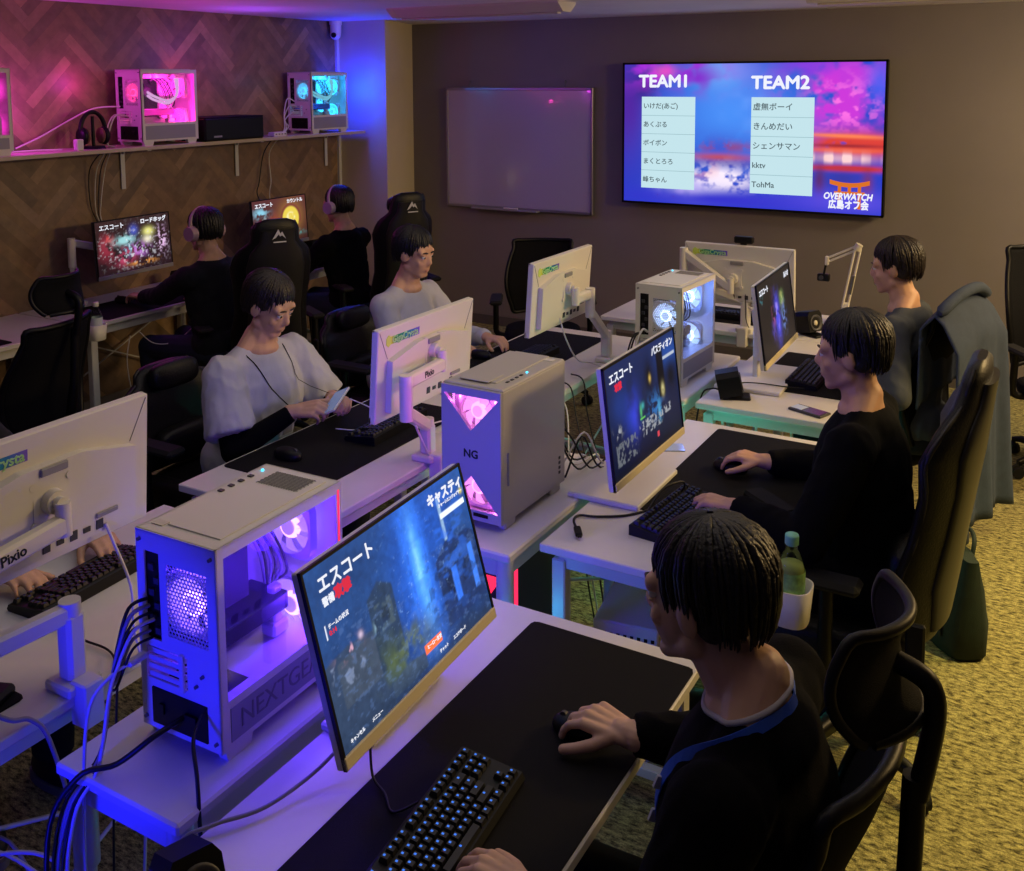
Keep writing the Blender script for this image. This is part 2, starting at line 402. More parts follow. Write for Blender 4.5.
# ------------------------------------------------------------------ whiteboard and television
t = thing('whiteboard', 'blank framed whiteboard hanging on the dark back wall', 'whiteboard', (-3.975, 6.98, 1.475))
G().box((0, 0, 0), (1.33, .018, .955)).build('board', [mat('glossy white board', '#aaa4b4', .14, coat=.4)], t)
g = G()
for s in (-1, 1): g.box((s*.665, -.002, 0), (.022, .03, .985), bev=.003); g.box((0, -.002, s*.483), (1.34, .03, .022), bev=.003)
g.build('frame', [mat('board frame', '#8f8d96', .35, metal=.6)], t)
G().box((-.1, -.035, -.493), (.62, .06, .012), bev=.003).build('pen_tray', [GREYP], t)
for x in (-.44, .435):
    G().tube(cr([(x, -.004, .495), (x, -.02, .53), (x, -.004, .55), (x, .01, .53)], 4), .004, 6).build('hook', [STEEL], t)
tag(G().cyl((-4.08, 6.936, .996), (-3.95, 6.936, .996), .007, .007, 8).build('marker_pen', [WPLAS]), 'small white marker pen on the whiteboard tray', 'pen')
def blobs(nx, ny, fn):
    return nx, ny, fn
def screen_mesh(nx, ny, w, h, fn, m, name='screen'):       # front at -Y, centred, facing -Y
    vs = []; cols = []
    for j in range(ny+1):
        for i in range(nx+1):
            u, v = i/nx, j/ny
            vs.append(((u-.5)*w, 0, (v-.5)*h)); cols.append(fn(u, v))
    fs = [(j*(nx+1)+i, j*(nx+1)+i+1, (j+1)*(nx+1)+i+1, (j+1)*(nx+1)+i) for j in range(ny) for i in range(nx)]
    me = bpy.data.meshes.new(name); me.from_pydata(vs, [], fs)
    a = me.color_attributes.new('picture', 'FLOAT_COLOR', 'POINT')
    flat = []
    for c in cols: flat += [max(0, c[0]), max(0, c[1]), max(0, c[2]), 1]
    a.data.foreach_set('color', flat); me.materials.append(m); return me
def screen_mat(name, s):
    m = bpy.data.materials.new(name); m.use_nodes = True; nt = m.node_tree; b = nt.nodes['Principled BSDF']
    at = nt.nodes.new('ShaderNodeAttribute'); at.attribute_name = 'picture'
    b.inputs['Base Color'].default_value = (.004, .004, .005, 1); b.inputs['Roughness'].default_value = .35; b.inputs['Specular IOR Level'].default_value = .25
    nt.links.new(at.outputs['Color'], b.inputs['Emission Color']); b.inputs['Emission Strength'].default_value = s; return m
SCR = screen_mat('lit display', 1.0)
def mixc(a, b, t): return [a[i]+(b[i]-a[i])*t for i in range(3)]
def gauss(u, v, cu, cv, su, sv): return math.exp(-((u-cu)/su)**2-((v-cv)/sv)**2)
def vnoise(x, y, seed=0):
    def h(i, j): q = math.sin(i*127.1+j*311.7+seed*74.7)*43758.5453; return q-math.floor(q)
    i, j = math.floor(x), math.floor(y); fx, fy = x-i, y-j; fx = fx*fx*(3-2*fx); fy = fy*fy*(3-2*fy)
    return (h(i, j)*(1-fx)+h(i+1, j)*fx)*(1-fy)+(h(i, j+1)*(1-fx)+h(i+1, j+1)*fx)*fy
def sst(a, b, x): t = max(0, min(1, (x-a)/(b-a))); return t*t*(3-2*t)
def fbm(x, y, s=0): return .55*vnoise(x, y, s)+.28*vnoise(x*2.1, y*2.1, s+3)+.17*vnoise(x*4.3, y*4.3, s+5)
def tvpic(u, v):
    n = fbm(u*7, v*5, 1); n2 = fbm(u*16, v*11, 2); n3 = fbm(u*30, v*20, 4)
    c = mixc(lin('#2238b8'), lin('#4486e8'), gauss(u, v, .45, .66, .28, .35))
    def over(col, a):
        nonlocal c; c = mixc(c, lin(col), max(0, min(1, a)))
    over('#8cc0ff', .5*gauss(u, v, .40, .97, .10, .14)); over('#6aa0f4', .5*gauss(u, v, .52, .72, .12, .2)*sst(.4, .7, n))
    over('#4a2496', gauss(u, v, .02, .72, .085, .42)); over('#351a70', .8*gauss(u, v, .09, .86, .05, .12)); over('#a22cd0', 1.3*gauss(u, v, .2, .97, .2, .12)*sst(.35, .65, n2)); over('#d84ab8', .9*gauss(u, v, .17, .95, .05, .05))
    over('#7a2cc0', 1.0*gauss(u, v, .30, .90, .10, .10)*sst(.4, .6, n)); over('#c034cc', 1.5*gauss(u, v, .86, .80, .17, .24)*sst(.28, .6, n2)); over('#f06ad8', 1.1*gauss(u, v, .88, .72, .13, .16)*sst(.5, .72, n3)); over('#7a38d0', .9*gauss(u, v, .72, .96, .12, .12)*sst(.35, .6, n))
    over('#3c58e0', .9*gauss(u, v, .98, .86, .05, .16)); over('#3c4cc0', .8*gauss(u, v, .40, .40, .11, .10)*sst(.3, .6, n2)); over('#884078', .9*gauss(u, v, .42, .42, .12, .035)*sst(.3, .6, n3)); over('#b04a60', 1.0*gauss(u, v, .40, .345, .13, .028))
    over('#5a3a8c', .6*gauss(u, v, .42, .30, .12, .03)); over('#ece0f0', 1.4*gauss(u, v, .40, .19, .13, .08)*sst(.32, .62, n3)); over('#e8a0a8', .7*gauss(u, v, .33, .25, .06, .05)*sst(.4, .6, n2)); over('#d8d0f0', .8*gauss(u, v, .30, .10, .10, .06))
    over('#d03c34', 1.6*gauss(u, v, .91, .46, .16, .075)*sst(.2, .45, n2+.15)); over('#ee7a50', 1.1*gauss(u, v+.04*(u-.86), .87, .515, .17, .014)); over('#e05a44', 1.1*gauss(u, v, .87, .42, .16, .016)); over('#8c2430', .9*gauss(u, v, .87, .45, .15, .012))
    over('#f4c8c8', 1.5*gauss(u, v, .85, .365, .11, .032)*(.35+.65*sst(.3, .7, .5+.5*math.sin(u*95)))); over('#c03030', 1.3*gauss(u, v, .88, .30, .17, .022)); over('#5c2450', .9*gauss(u, v, .78, .2, .022, .12)); over('#7a2c48', .8*gauss(u, v, .95, .2, .02, .10)); over('#3a2c78', .6*gauss(u, v, .86, .22, .07, .07))
    over('#3230c0', 1.0*gauss(u, v, .42, .045, .5, .07)); over('#5a4ad8', .8*gauss(u, v, .88, .08, .2, .08)); over('#b09aec', .7*gauss(u, v, .24, .13, .08, .05)*sst(.3, .6, n2))
    return [q*1.18 for q in c]
TX0, TX1, TZ0, TZ1 = -3.03, -1.15, 1.108, 2.153
tv = thing('television', 'large wall-mounted television showing two team name lists', 'television', ((TX0+TX1)/2, 6.925, (TZ0+TZ1)/2)); tw, th = TX1-TX0, TZ1-TZ0
G().box((0, .025, 0), (tw, .04, th), bev=.006).box((0, .052, 0), (.6, .03, .5)).build('housing', [BLACK], tv)
g = G()
for s in (-1, 1): g.box((s*(tw/2-.007), -.002, 0), (.014, .016, th)); g.box((0, -.002, s*(th/2-.007)), (tw, .016, .014))
g.build('bezel', [BLACK], tv)
sc = link('screen', screen_mesh(320, 180, tw-.028, th-.028, tvpic, SCR), tv, TM((0, -.0035, 0)))
cx, cz = (TX0+TX1)/2, (TZ0+TZ1)/2
PAN = glow('pale cyan list panel', '#cdeef6', .92); PTX = glow('grey list lettering', '#56686e', .8); ROW = glow('pale row rule', '#a9d0da', .8)
for x0, x1, rows in ((-2.876, -2.463, ['いけだ(あご)', 'あくぷる', 'ボイボン', 'まくとろろ', '峰ちゃん']), (-2.052, -1.618, ['虚無ボーイ', 'きんめだい', 'シェンサマン', 'kktv', 'TohMa'])):
    pn = G().box(((x0+x1)/2-cx, -.002, 1.565-cz), (x1-x0, .002, .675)).build('name_list', [PAN], sc)
    for i, s in enumerate(rows):
        text(sc, s, .048 if x0 < -2.5 else .056, TM((x0-cx+.012, -.004, 1.833-.136*i-cz)) @ UP, PTX, bold=.0007)
        if i: g = G().box(((x0+x1)/2-cx, -.0035, 1.9-.135*i-cz), (x1-x0, .001, .004)); g.build('rule', [ROW], sc)
text(sc, 'TEAM1', .125, TM((-2.9-cx, -.003, 2.012-cz)) @ UP, SCRT, bold=.0045, sx=1.03)
text(sc, 'TEAM2', .125, TM((-2.055-cx, -.003, 2.0-cz)) @ UP, SCRT, bold=.0045, sx=1.06)
TORII = glow('orange gate emblem', '#e8782a', .9)
g = G()
g.sheet(lambda u, v: (-1.372+.13*(2*u-1)-cx, -.002, 1.30+.02*(2*u-1)**2+.03*v-cz), 12, 1, .001); g.box((-1.372-cx, -.002, 1.262-cz), (.2, .001, .018))
for s in (-1, 1): g.box((-1.372+s*.065-cx, -.002, 1.235-cz), (.022, .001, .16))
g.box((-1.372-cx, -.002, 1.29-cz), (.022, .001, .04)); g.build('gate_emblem', [TORII], sc)
DBL = glow('dark blue emblem shade', '#1a2a8a', .8)
text(sc, 'OVERWATCH', .062, TM((-1.383-cx, -.0045, 1.236-cz)) @ UP, SCRT, align='CENTER', bold=.0025, sx=.82, shear=.2)
text(sc, '広島オフ会', .066, TM((-1.376-cx, -.0045, 1.178-cz)) @ UP, SCRT, align='CENTER', bold=.003, sx=.8)
# ------------------------------------------------------------------ desks
def desk(label, x0, x1, y0, y1, back, group=None, name='gaming_desk'):     # back: which long side carries the thin cross braces
    cx, cy, w, d = (x0+x1)/2, (y0+y1)/2, x1-x0, y1-y0
    t = thing(name, label, 'desk', (cx, cy, 0), 0, group)
    G().box((0, 0, .7075), (w, d, .025), bev=.003).build('tabletop', [WHITE], t)
    g = G(); ix, iy = w/2-.045, d/2-.05
    for s in (-1, 1):
        g.box((0, s*iy, .67), (w-.09, .025, .05)); g.box((s*ix, 0, .67), (.025, d-.10, .05))
    g.build('apron', [WMETAL], t)
    for sx in (-1, 1):
        for sy in (-1, 1):
            g = G().box((sx*ix, sy*iy, .345), (.042, .042, .65), bev=.004); g.cyl((sx*ix, sy*iy, 0), (sx*ix, sy*iy, .025), .02, .016, 12)
            g.build('leg', [WMETAL], t)
    for s in (-1, 1): G().box((0, s*iy, .11), (w-.13, .03, .03), bev=.003).build('side_rail', [WMETAL], t)
    bx, by = (w/2-.045, 0) if back == '+x' else (-(w/2-.045), 0)
    for s in (-1, 1):
        if back[1] == 'x': p, q = (bx, -iy, .12), (bx, iy, .6)
        else: p, q = (-ix, -iy, .12), (ix, -iy, .6)
        if s < 0: p, q = (p[0], p[1], q[2]), (q[0], q[1], p[2])
        G().cyl(p, q, .005, .005, 6).build('cross_brace', [WMETAL], t)
    return t
def pc_table(label, x0, x1, y0, y1):
    cx, cy, w, d = (x0+x1)/2, (y0+y1)/2, x1-x0, y1-y0
    t = thing('computer_table', label, 'table', (cx, cy, 0))
    G().box((0, 0, .7075), (w, d, .025), bev=.005).build('tabletop', [WHITE], t)
    g = G()
    for s in (-1, 1): g.box((0, s*(d/2-.035), .668), (w-.08, .025, .055)); g.box((s*(w/2-.035), 0, .668), (.025, d-.08, .055))
    g.build('apron', [WMETAL], t)
    for sx in (-1, 1):
        for sy in (-1, 1):
            x, y = sx*(w/2-.035), sy*(d/2-.035)
            g = G().cyl((x, y, .02), (x, y, .56), .018, .018, 14).cyl((x, y, .50), (x, y, .695), .025, .025, 14).cyl((x, y, 0), (x, y, .02), .02, .02, 12)
            g.build('leg', [WMETAL], t)
    G().box((0, 0, .2), (w-.09, .5*d, .012)).build('lower_shelf', [WMETAL], t)
    return t
desk('white desk with a big black mat and blue lit keyboard beside the windowed tower', -1.285, -.695, .87, 2.07, '-x')
desk('white desk with the bottle holder clamped on its edge in the middle of the row', -1.295, -.695, 2.39, 3.59, '-x')
desk('white desk with a dark speaker and a phone near its end', -1.335, -.715, 3.80, 4.98, '-x')
desk('white desk under the monitor seen from behind beside the violet windowed tower', -2.44, -1.825, .85, 2.05, '+x')
desk('white desk where the person in a white shirt looks at a phone', -2.525, -1.92, 2.18, 3.38, '+x')
desk('white desk between the silver grey tower and the whiteboard', -2.49, -1.87, 3.43, 4.63, '+x')
desk('white desk standing crosswise at the row end carrying the microphone arm', -2.31, -.95, 4.985, 5.6, '-y')
desk('white desk against the wooden wall with a cup holder on its edge', -5.24, -4.63, 2.25, 3.43, '-x')
desk('white desk against the wooden wall where the dark figure holds a mouse', -5.24, -4.63, 3.44, 4.62, '-x')
desk('white desk against the wooden wall nearest the beige corner', -5.24, -4.63, 4.63, 5.81, '-x')
pc_table('narrow white table carrying the violet lit windowed tower and its cables', -1.675, -1.335, 1.12, 1.88)
pc_table('narrow white table carrying the closed tower with pink triangle windows', -1.70, -1.33, 2.28, 3.06)
pc_table('narrow white table carrying the tower with blue white fan', -1.72, -1.38, 3.80, 4.56)
# ------------------------------------------------------------------ desk mats
def mat_pad(label, cx, cy, w, d, rz=0, z=.72):
    def loop(zz, k): return [V(((w/2-.015)*sx+.015*math.cos(a), (d/2-.015)*sy+.015*math.sin(a), zz)) for sx, sy, a0 in ((1, 1, 0), (-1, 1, PI/2), (-1, -1, PI), (1, -1, 1.5*PI)) for a in (a0, a0+PI/4, a0+PI/2)]
    o = G().loft([loop(0, 0), loop(.004, 0)], sm=False).build('desk_mat', [PAD]); o.location = (cx, cy, z); o.rotation_euler = (0, 0, rz)
    return tag(o, label, 'desk mat')
mat_pad('large black desk mat under the blue lit keyboard', -.905, 1.50, .41, 1.04)
mat_pad('black desk mat under the mouse hand of the racing chair sitter', -.93, 3.14, .44, .80)
mat_pad('black desk mat beside the phone on the white desk end', -.99, 4.42, .42, .62)
mat_pad('black desk mat in front of the white shirted person', -2.30, 2.80, .42, .88)
mat_pad('dark desk mat under the monitor nearest the whiteboard', -2.27, 4.05, .40, .96)
mat_pad('small black mouse mat beside the arm clamp of the big white monitor', -2.05, 1.07, .28, .30)
mat_pad('black desk mat at the crosswise end desk', -1.62, 5.33, .75, .36)
mat_pad('black desk mat against the wooden wall under the dark sleeve', -4.83, 4.02, .38, .90)
mat_pad('black desk mat against the wooden wall below the corner shelf tower', -4.83, 5.25, .38, .90)
mat_pad('black desk mat behind the empty mesh chair by the wooden wall', -4.84, 2.62, .36, .80)
# ------------------------------------------------------------------ keyboards
U = .0187
ROWS = [[(0, 1)] + [(2+i, 1) for i in range(4)] + [(6.5+i, 1) for i in range(4)] + [(11+i, 1) for i in range(4)] + [(15.25+i, 1) for i in range(3)],
        [(i, 1) for i in range(13)] + [(13, 2)] + [(15.25+i, 1) for i in range(3)],
        [(0, 1.5)] + [(1.5+i, 1) for i in range(12)] + [(13.5, 1.5)] + [(15.25+i, 1) for i in range(3)],
        [(0, 1.75)] + [(1.75+i, 1) for i in range(11)] + [(12.75, 2.25)],
        [(0, 2.25)] + [(2.25+i, 1) for i in range(10)] + [(12.25, 2.75)] + [(16.25, 1)],
        [(0, 1.25), (1.25, 1.25), (2.5, 1.25), (3.75, 6.25), (10, 1.25), (11.25, 1.25), (12.5, 1.25), (13.75, 1.25)] + [(15.25+i, 1) for i in range(3)]]
KM = {}
KEYM = mat('black keycap', '#101014', .5)
def key_geo(g, w, c=(0, 0, 0), tilt=0.0):
    a, b = w*U/2-.0009, U/2-.0009; t = .0028; h = .0085; c = V(c)
    vs = [(-a, -b, 0), (a, -b, 0), (a, b, 0), (-a, b, 0), (-a+t, -b+t, h), (a-t, -b+t, h), (a-t, b-t*.6, h), (-a+t, b-t*.6, h)]
    g.add([V(v)+c for v in vs], [(0, 1, 5, 4), (1, 2, 6, 5), (2, 3, 7, 6), (3, 0, 4, 7), (4, 5, 6, 7)], 0)
    q = .0021; zz = h+.0003; y0 = .0008
    g.add([V(v)+c for v in ((-q, y0, zz), (q, y0, zz), (q, y0+.0042, zz), (-q, y0+.0042, zz))], [(0, 1, 2, 3)], 1)
def keyboard(label, loc, rz, led, single=True):
    t = thing('keyboard', label, 'keyboard', loc, rz)
    W, D = 18.25*U+.016, 6.25*U+.018
    g = G(); pr = [(-D/2, .006), (-D/2+.006, 0), (D/2, 0), (D/2, .030), (D/2-.006, .033), (-D/2+.006, .018)]
    Mx = Matrix(((0, 0, 1, 0), (1, 0, 0, 0), (0, 1, 0, 0), (0, 0, 0, 1)))
    g.prism(pr, -W/2, W/2, Mx); g.build('case', [BLACK], t)
    one = G(); tl = math.atan2(.015, D-.012)
    for r, row in enumerate(ROWS):
        y = D/2-.009-U/2-(r+(.25 if r else 0))*U; z = .0185+(y+D/2-.006)*math.tan(tl)
        for (x, w) in row:
            cx = -W/2+.008+(x+w/2)*U
            if single:
                kk = (w, led.name)
                if kk not in KM: q = G(); key_geo(q, w); KM[kk] = q.mesh('key', [KEYM, led])
                link('key', KM[kk], t, TM((cx, y, z), rx=tl))
            else: key_geo(one, w, (cx, y, z))
    if not single: one.build('keycaps', [KEYM, led], t)
    return t
keyboard('compact black keyboard with bright blue lit keys on the large mat', (-.905, 1.335, .724), PI/2+.09, KLED)
keyboard('dark keyboard beside the monitor base in front of the racing chair sitter', (-1.01, 2.735, .72), PI/2-.10, KLED2)
keyboard('black keyboard beneath the big white monitor beside the violet tower', (-2.22, 1.60, .72), -PI/2+.06, KLED2)
keyboard('black keyboard on the mat in front of the white shirted person', (-2.24, 2.93, .724), -PI/2+.05, KLED2)
keyboard('black keyboard beneath the monitor nearest the whiteboard', (-2.22, 4.0, .724), -PI/2, KLED2, False)
keyboard('black keyboard beneath the monitor with a webcam', (-1.58, 5.28, .724), PI, KLED2, False)
keyboard('black keyboard on the mat beside the phone', (-1.0, 4.35, .724), PI/2, KLED2, False)
keyboard('black keyboard on the wall desk beside the dark sleeve', (-4.85, 4.2, .724), PI/2, KLED2, False)
# ------------------------------------------------------------------ mice
def mouse(label, loc, rz):
    t = thing('computer_mouse', label, 'mouse', loc, rz)
    G().ell((0, 0, .012), (.031, .060, .027), n=20, m=12, e=.9).ell((0, -.004, .004), (.03, .055, .006), n=16, m=6).build('body', [BLACK], t)
    G().cyl((-.004, .034, .032), (.004, .034, .032), .008, .008, 14).build('scroll_wheel', [DGREY], t)
    return t
mouse('black mouse under the hand on the large mat', (-.825, 1.690, .724), PI/2)
mouse('black mouse under the hand of the racing chair sitter', (-.985, 3.165, .724), PI/2)
mouse('black mouse on the mat of the white shirted person', (-2.36, 2.52, .724), -PI/2)
mouse('black mouse on the mat nearest the whiteboard', (-2.44, 3.92, .724), -PI/2)
mouse('black mouse under the hand at the wooden wall', (-4.93, 3.90, .724), PI/2)
# ------------------------------------------------------------------ monitors
def game_pic(kind):
    rnd = random.Random(kind)
    def win(x, a, b, e=.006): return sst(a-e, a+e, x)*(1-sst(b-e, b+e, x))
    def castle(u, v):      # night town: dark towers, glowing blue column
        n = fbm(u*9, v*6, 5); n2 = fbm(u*26, v*17, 6); c = mixc(lin('#18294c'), lin('#234a86'), v*.9+.2*n)
        def ov(col, a):
            nonlocal c; c = mixc(c, lin(col), max(0, min(1, a)))
        ov('#1d55c0', .9*gauss(u, v, .57, .6, .14, .6)); ov('#1c4aa4', .9*gauss(u, v, .72, .8, .2, .3)); ov('#16305e', .7*gauss(u, v, .2, .9, .3, .2))
        ov('#2c3b52', .85*win(u, -.1, .30)*win(v, -.1, .50+.08*math.sin(u*30)*0-.2*abs(u-.13), .01)); ov('#3a4658', .8*win(u, .06, .27)*win(v, .2, .46-.15*abs(u-.17))); ov('#24354a', .9*win(u, .27, .42)*win(v, .2, .70-.9*abs(u-.345), .012)); ov('#40505c', .8*win(u, .30, .40)*win(v, .42, .58)*sst(.35, .6, n2)); ov('#1a2738', .8*win(u, .33, .375)*win(v, .46, .54))
        ov('#2f6fe0', .95*win(u, .52, .665, .03)*gauss(u, v, .6, .5, .2, .5)); ov('#52a4ff', .95*gauss(u, v, .60, .55, .035, .30)); ov('#7cc0ff', .7*gauss(u, v, .595, .62, .015, .18)); ov('#2760d0', .6*win(u, .535, .55, .005)*win(v, .15, .95)); ov('#2760d0', .6*win(u, .65, .66, .005)*win(v, .15, .9))
        ov('#1b2f5c', .95*win(u, .70, 1.1)*win(v, .12, .68-.9*abs(u-.86), .008)); ov('#2a4474', .8*win(u, .72, .99)*win(v, .46, .52)); ov('#101c38', .8*win(u, .74, .80)*win(v, .28, .44)); ov('#2f6de0', .85*win(u, .79, .83)*win(v, .22, .44)); ov('#3a78e8', .85*win(u, .93, .965)*win(v, .20, .50)); ov('#101c38', .7*win(u, .86, .90)*win(v, .3, .45))
        ov('#8aaac8', .9*win(u, .795, .815, .006)*win(v, .62, .90)*.9); ov('#24467e', .8*win(u, .86, .95)*win(v, .60, .74-.4*abs(u-.905)))
        ov('#46553a', 1.1*gauss(u, v, .42, .20, .18, .13)*sst(.35, .6, n)); ov('#5a6848', .8*gauss(u, v, .46, .24, .1, .08)*sst(.45, .65, n2)); ov('#38485c', .9*win(u, .30, .52)*win(v, .03, .14-.25*abs(u-.42))); ov('#c89ab0', .9*gauss(u, v, .13, .47, .05, .035)*sst(.45, .6, n2)); ov('#a8d0e8', .9*gauss(u, v, .30, .46, .018, .04)*sst(.35, .6, n2)); ov('#d8c0d8', .8*gauss(u, v, .205, .50, .012, .02)); ov('#7a88a8', .6*win(v, .3, .45)*win(u, .02, .2)*sst(.55, .7, n2))
        ov('#20304a', .75*(1-sst(.0, .14, v)))
        d1 = fbm(u*48, v*30, 41); c = [q*(.75+.5*d1) for q in c]
        ov('#5a78b0', .22*sst(.58, .74, fbm(u*34, v*44, 42))*(v < .62)*(u > .03)); ov('#9ac8ff', .3*sst(.72, .82, fbm(u*60, v*60, 43))*gauss(u, v, .6, .5, .25, .4)); ov('#16284a', .8*sst(.54, .66, fbm(u*22, v*15, 44))*gauss(u, v, .8, .35, .25, .3)); ov('#2a66d8', .6*sst(.5, .7, fbm(u*12, v*16, 45))*gauss(u, v, .75, .6, .25, .35))
        ov('#e8683a', 1.0*win(u, .52, .635, .002)*win(v, .095, .15, .003)); ov('#d8e4f0', win(u, .80, .985, .002)*win(v, .76, .795, .003)); ov('#d8dce8', win(u, .045, .05, .001)*win(v, .60, .68, .002)); ov('#d0c040', 1.0*gauss(u, v, .975, .845, .012, .018))
        return [q*1.5 for q in c]
    def fort(u, v):
        n = fbm(u*10, v*7, 8); n2 = fbm(u*34, v*22, 9); c = mixc(lin('#0d1430'), lin('#1a2c60'), v)
        def ov(col, a):
            nonlocal c; c = mixc(c, lin(col), max(0, min(1, a)))
        ov('#2540c0', 1.0*gauss(u, v, .30, .5, .11, .2)*sst(.25, .6, n)); ov('#3848e8', .8*gauss(u, v, .33, .45, .05, .15)); ov('#1a3c90', .8*gauss(u, v, .15, .62, .1, .15)); ov('#2a5ab8', .9*gauss(u, v, .9, .82, .16, .12)); ov('#2f78c8', 1.0*gauss(u, v, .62, .40, .10, .12)*sst(.4, .6, n2)); ov('#54b0e0', .9*gauss(u, v, .68, .33, .03, .1)*sst(.4, .6, n2))
        ov('#07080e', .95*win(u, .70, .80, .015)*win(v, .44, .93, .02)); ov('#0a0c14', .95*gauss(u, v, .57, .70, .055, .15)); ov('#10141e', .95*gauss(u, v, .9, .58, .07, .14)); ov('#e8c468', 1.0*gauss(u, v, .585, .68, .016, .035)); ov('#f0e4a0', 1.0*gauss(u, v, .76, .50, .022, .055)); ov('#1a1c22', .8*gauss(u, v, .76, .49, .008, .02)); ov('#60d080', .9*gauss(u, v, .42, .44, .014, .06)); ov('#50c8c8', .8*gauss(u, v, .45, .48, .02, .03)); ov('#70d860', win(u, .40, .47, .003)*win(v, .365, .38, .004))
        ov('#c8ccd4', .9*gauss(u, v, .10, .40, .05, .045)*sst(.5, .62, n2)); ov('#b0b4bc', .9*win(u, .38, .85)*win(v, .26, .34)*sst(.48, .56, fbm(u*60, v*30, 21))); ov('#b0b4bc', .8*win(u, .42, .70)*win(v, .20, .25)*sst(.46, .55, fbm(u*60, v*30, 23))); ov('#7a8088', .8*win(u, .06, .34)*win(v, .10, .30)*sst(.5, .6, fbm(u*55, v*30, 24)))
        ov('#10141e', .6*(1-sst(0, .12, v))); ov('#e84a5a', win(u, .615, .645, .002)*win(v, .10, .15, .003)); ov('#c8d4e8', win(u, .80, .985, .002)*win(v, .77, .80, .003))
        return [q*.85 for q in c]
    def dark(u, v):
        n = fbm(u*14, v*10, 3); n2 = fbm(u*30, v*20, 31); c = lin('#17161b')
        def ov(col, a):
            nonlocal c; c = mixc(c, lin(col), max(0, min(1, a)))
        ov('#4448d8', 1.3*gauss(u, v, .50, .42, .07, .28)*sst(.3, .55, n)); ov('#a08cf4', 1.2*gauss(u, v, .49, .45, .035, .2)*sst(.45, .6, n2)); ov('#6a8a50', 1.2*gauss(u, v, .66, .60, .06, .12)*sst(.3, .55, n)); ov('#c8c070', .9*gauss(u, v, .66, .62, .04, .08)*sst(.5, .65, n2)); ov('#b0508a', 1.0*gauss(u, v, .38, .5, .035, .2)*sst(.45, .6, n2)); ov('#6a86d0', 1.2*gauss(u, v, .68, .36, .06, .16)*sst(.4, .6, n2)); ov('#50b0c0', .8*gauss(u, v, .08, .80, .05, .05)*sst(.4, .6, n2)); ov('#4a40a0', .9*gauss(u, v, .36, .3, .06, .12)*sst(.4, .6, n2))
        return [q*1.1 for q in c]
    def street(u, v):
        n = fbm(u*12, v*7, 11); n2 = fbm(u*26, v*16, 12); n3 = fbm(u*40, v*26, 13); c = mixc(lin('#241319'), lin('#33201f'), v)
        def ov(col, a):
            nonlocal c; c = mixc(c, lin(col), max(0, min(1, a)))
        ov('#8a2c3c', 1.2*gauss(u, v, .13, .52, .11, .22)*sst(.3, .55, n)); ov('#e04a48', .9*gauss(u, v, .17, .66, .06, .06)*sst(.4, .6, n2)); ov('#9ad4d8', 1.3*gauss(u, v, .37, .60, .13, .08)*sst(.3, .52, n2)); ov('#4854b0', 1.3*gauss(u, v, .50, .76, .05, .09)); ov('#e0dc80', 1.3*gauss(u, v, .70, .70, .065, .075)); ov('#f0e8c8', 1.0*gauss(u, v, .68, .55, .06, .07)); ov('#b874d0', 1.2*gauss(u, v, .55, .38, .12, .12)*sst(.4, .6, n2)); ov('#e4b4e4', 1.2*gauss(u, v, .88, .50, .06, .22)*sst(.48, .6, n3)); ov('#d04a70', 1.0*gauss(u, v, .36, .28, .12, .14)*sst(.35, .6, n)); ov('#6ac0d8', .9*gauss(u, v, .42, .42, .08, .1)*sst(.45, .6, n3)); ov('#e89a48', 1.3*gauss(u, v, .60, .13, .15, .04)*sst(.4, .6, n2)); ov('#e8e8f0', .8*sst(.62, .7, n3)*gauss(u, v, .5, .45, .4, .3)); ov('#181216', .7*gauss(u, v, .26, .72, .06, .08))
        return [q*1.1 for q in c]
    def gold(u, v):
        n = fbm(u*9, v*7, 15); n2 = fbm(u*22, v*15, 16); c = mixc(lin('#381c1c'), lin('#5a3030'), v)
        def ov(col, a):
            nonlocal c; c = mixc(c, lin(col), max(0, min(1, a)))
        ov('#a8743a', 1.2*gauss(u, v, .70, .55, .2, .33)); r = math.hypot((u-.70)*1.7, v-.52); ov('#e8d050', .95*win(r, -.1, .27, .03)); ov('#f4ecb0', .9*win(r, -.1, .14, .03)*sst(.3, .6, n2)); ov('#7a3a34', .9*win(r, .27, .33, .02)*win(v, .4, 1)); ov('#8ac8e0', 1.2*gauss(u, v, .15, .72, .12, .10)*sst(.35, .55, n2)); ov('#a04a3a', 1.0*gauss(u, v, .38, .42, .1, .22)*sst(.35, .6, n)); ov('#4ab8b8', 1.0*gauss(u, v, .7, .17, .2, .05)*sst(.4, .6, n2)); ov('#e0f0f0', .8*gauss(u, v, .2, .55, .05, .05)*sst(.4, .6, n2)); return [q*1.1 for q in c]
    return dict(castle=castle, fort=fort, dark=dark, street=street, gold=gold)[kind]
REDT = glow('red screen lettering', '#e03248', 1.0); GOLDT = glow('yellow screen emblem', '#d8c040', 1.0)
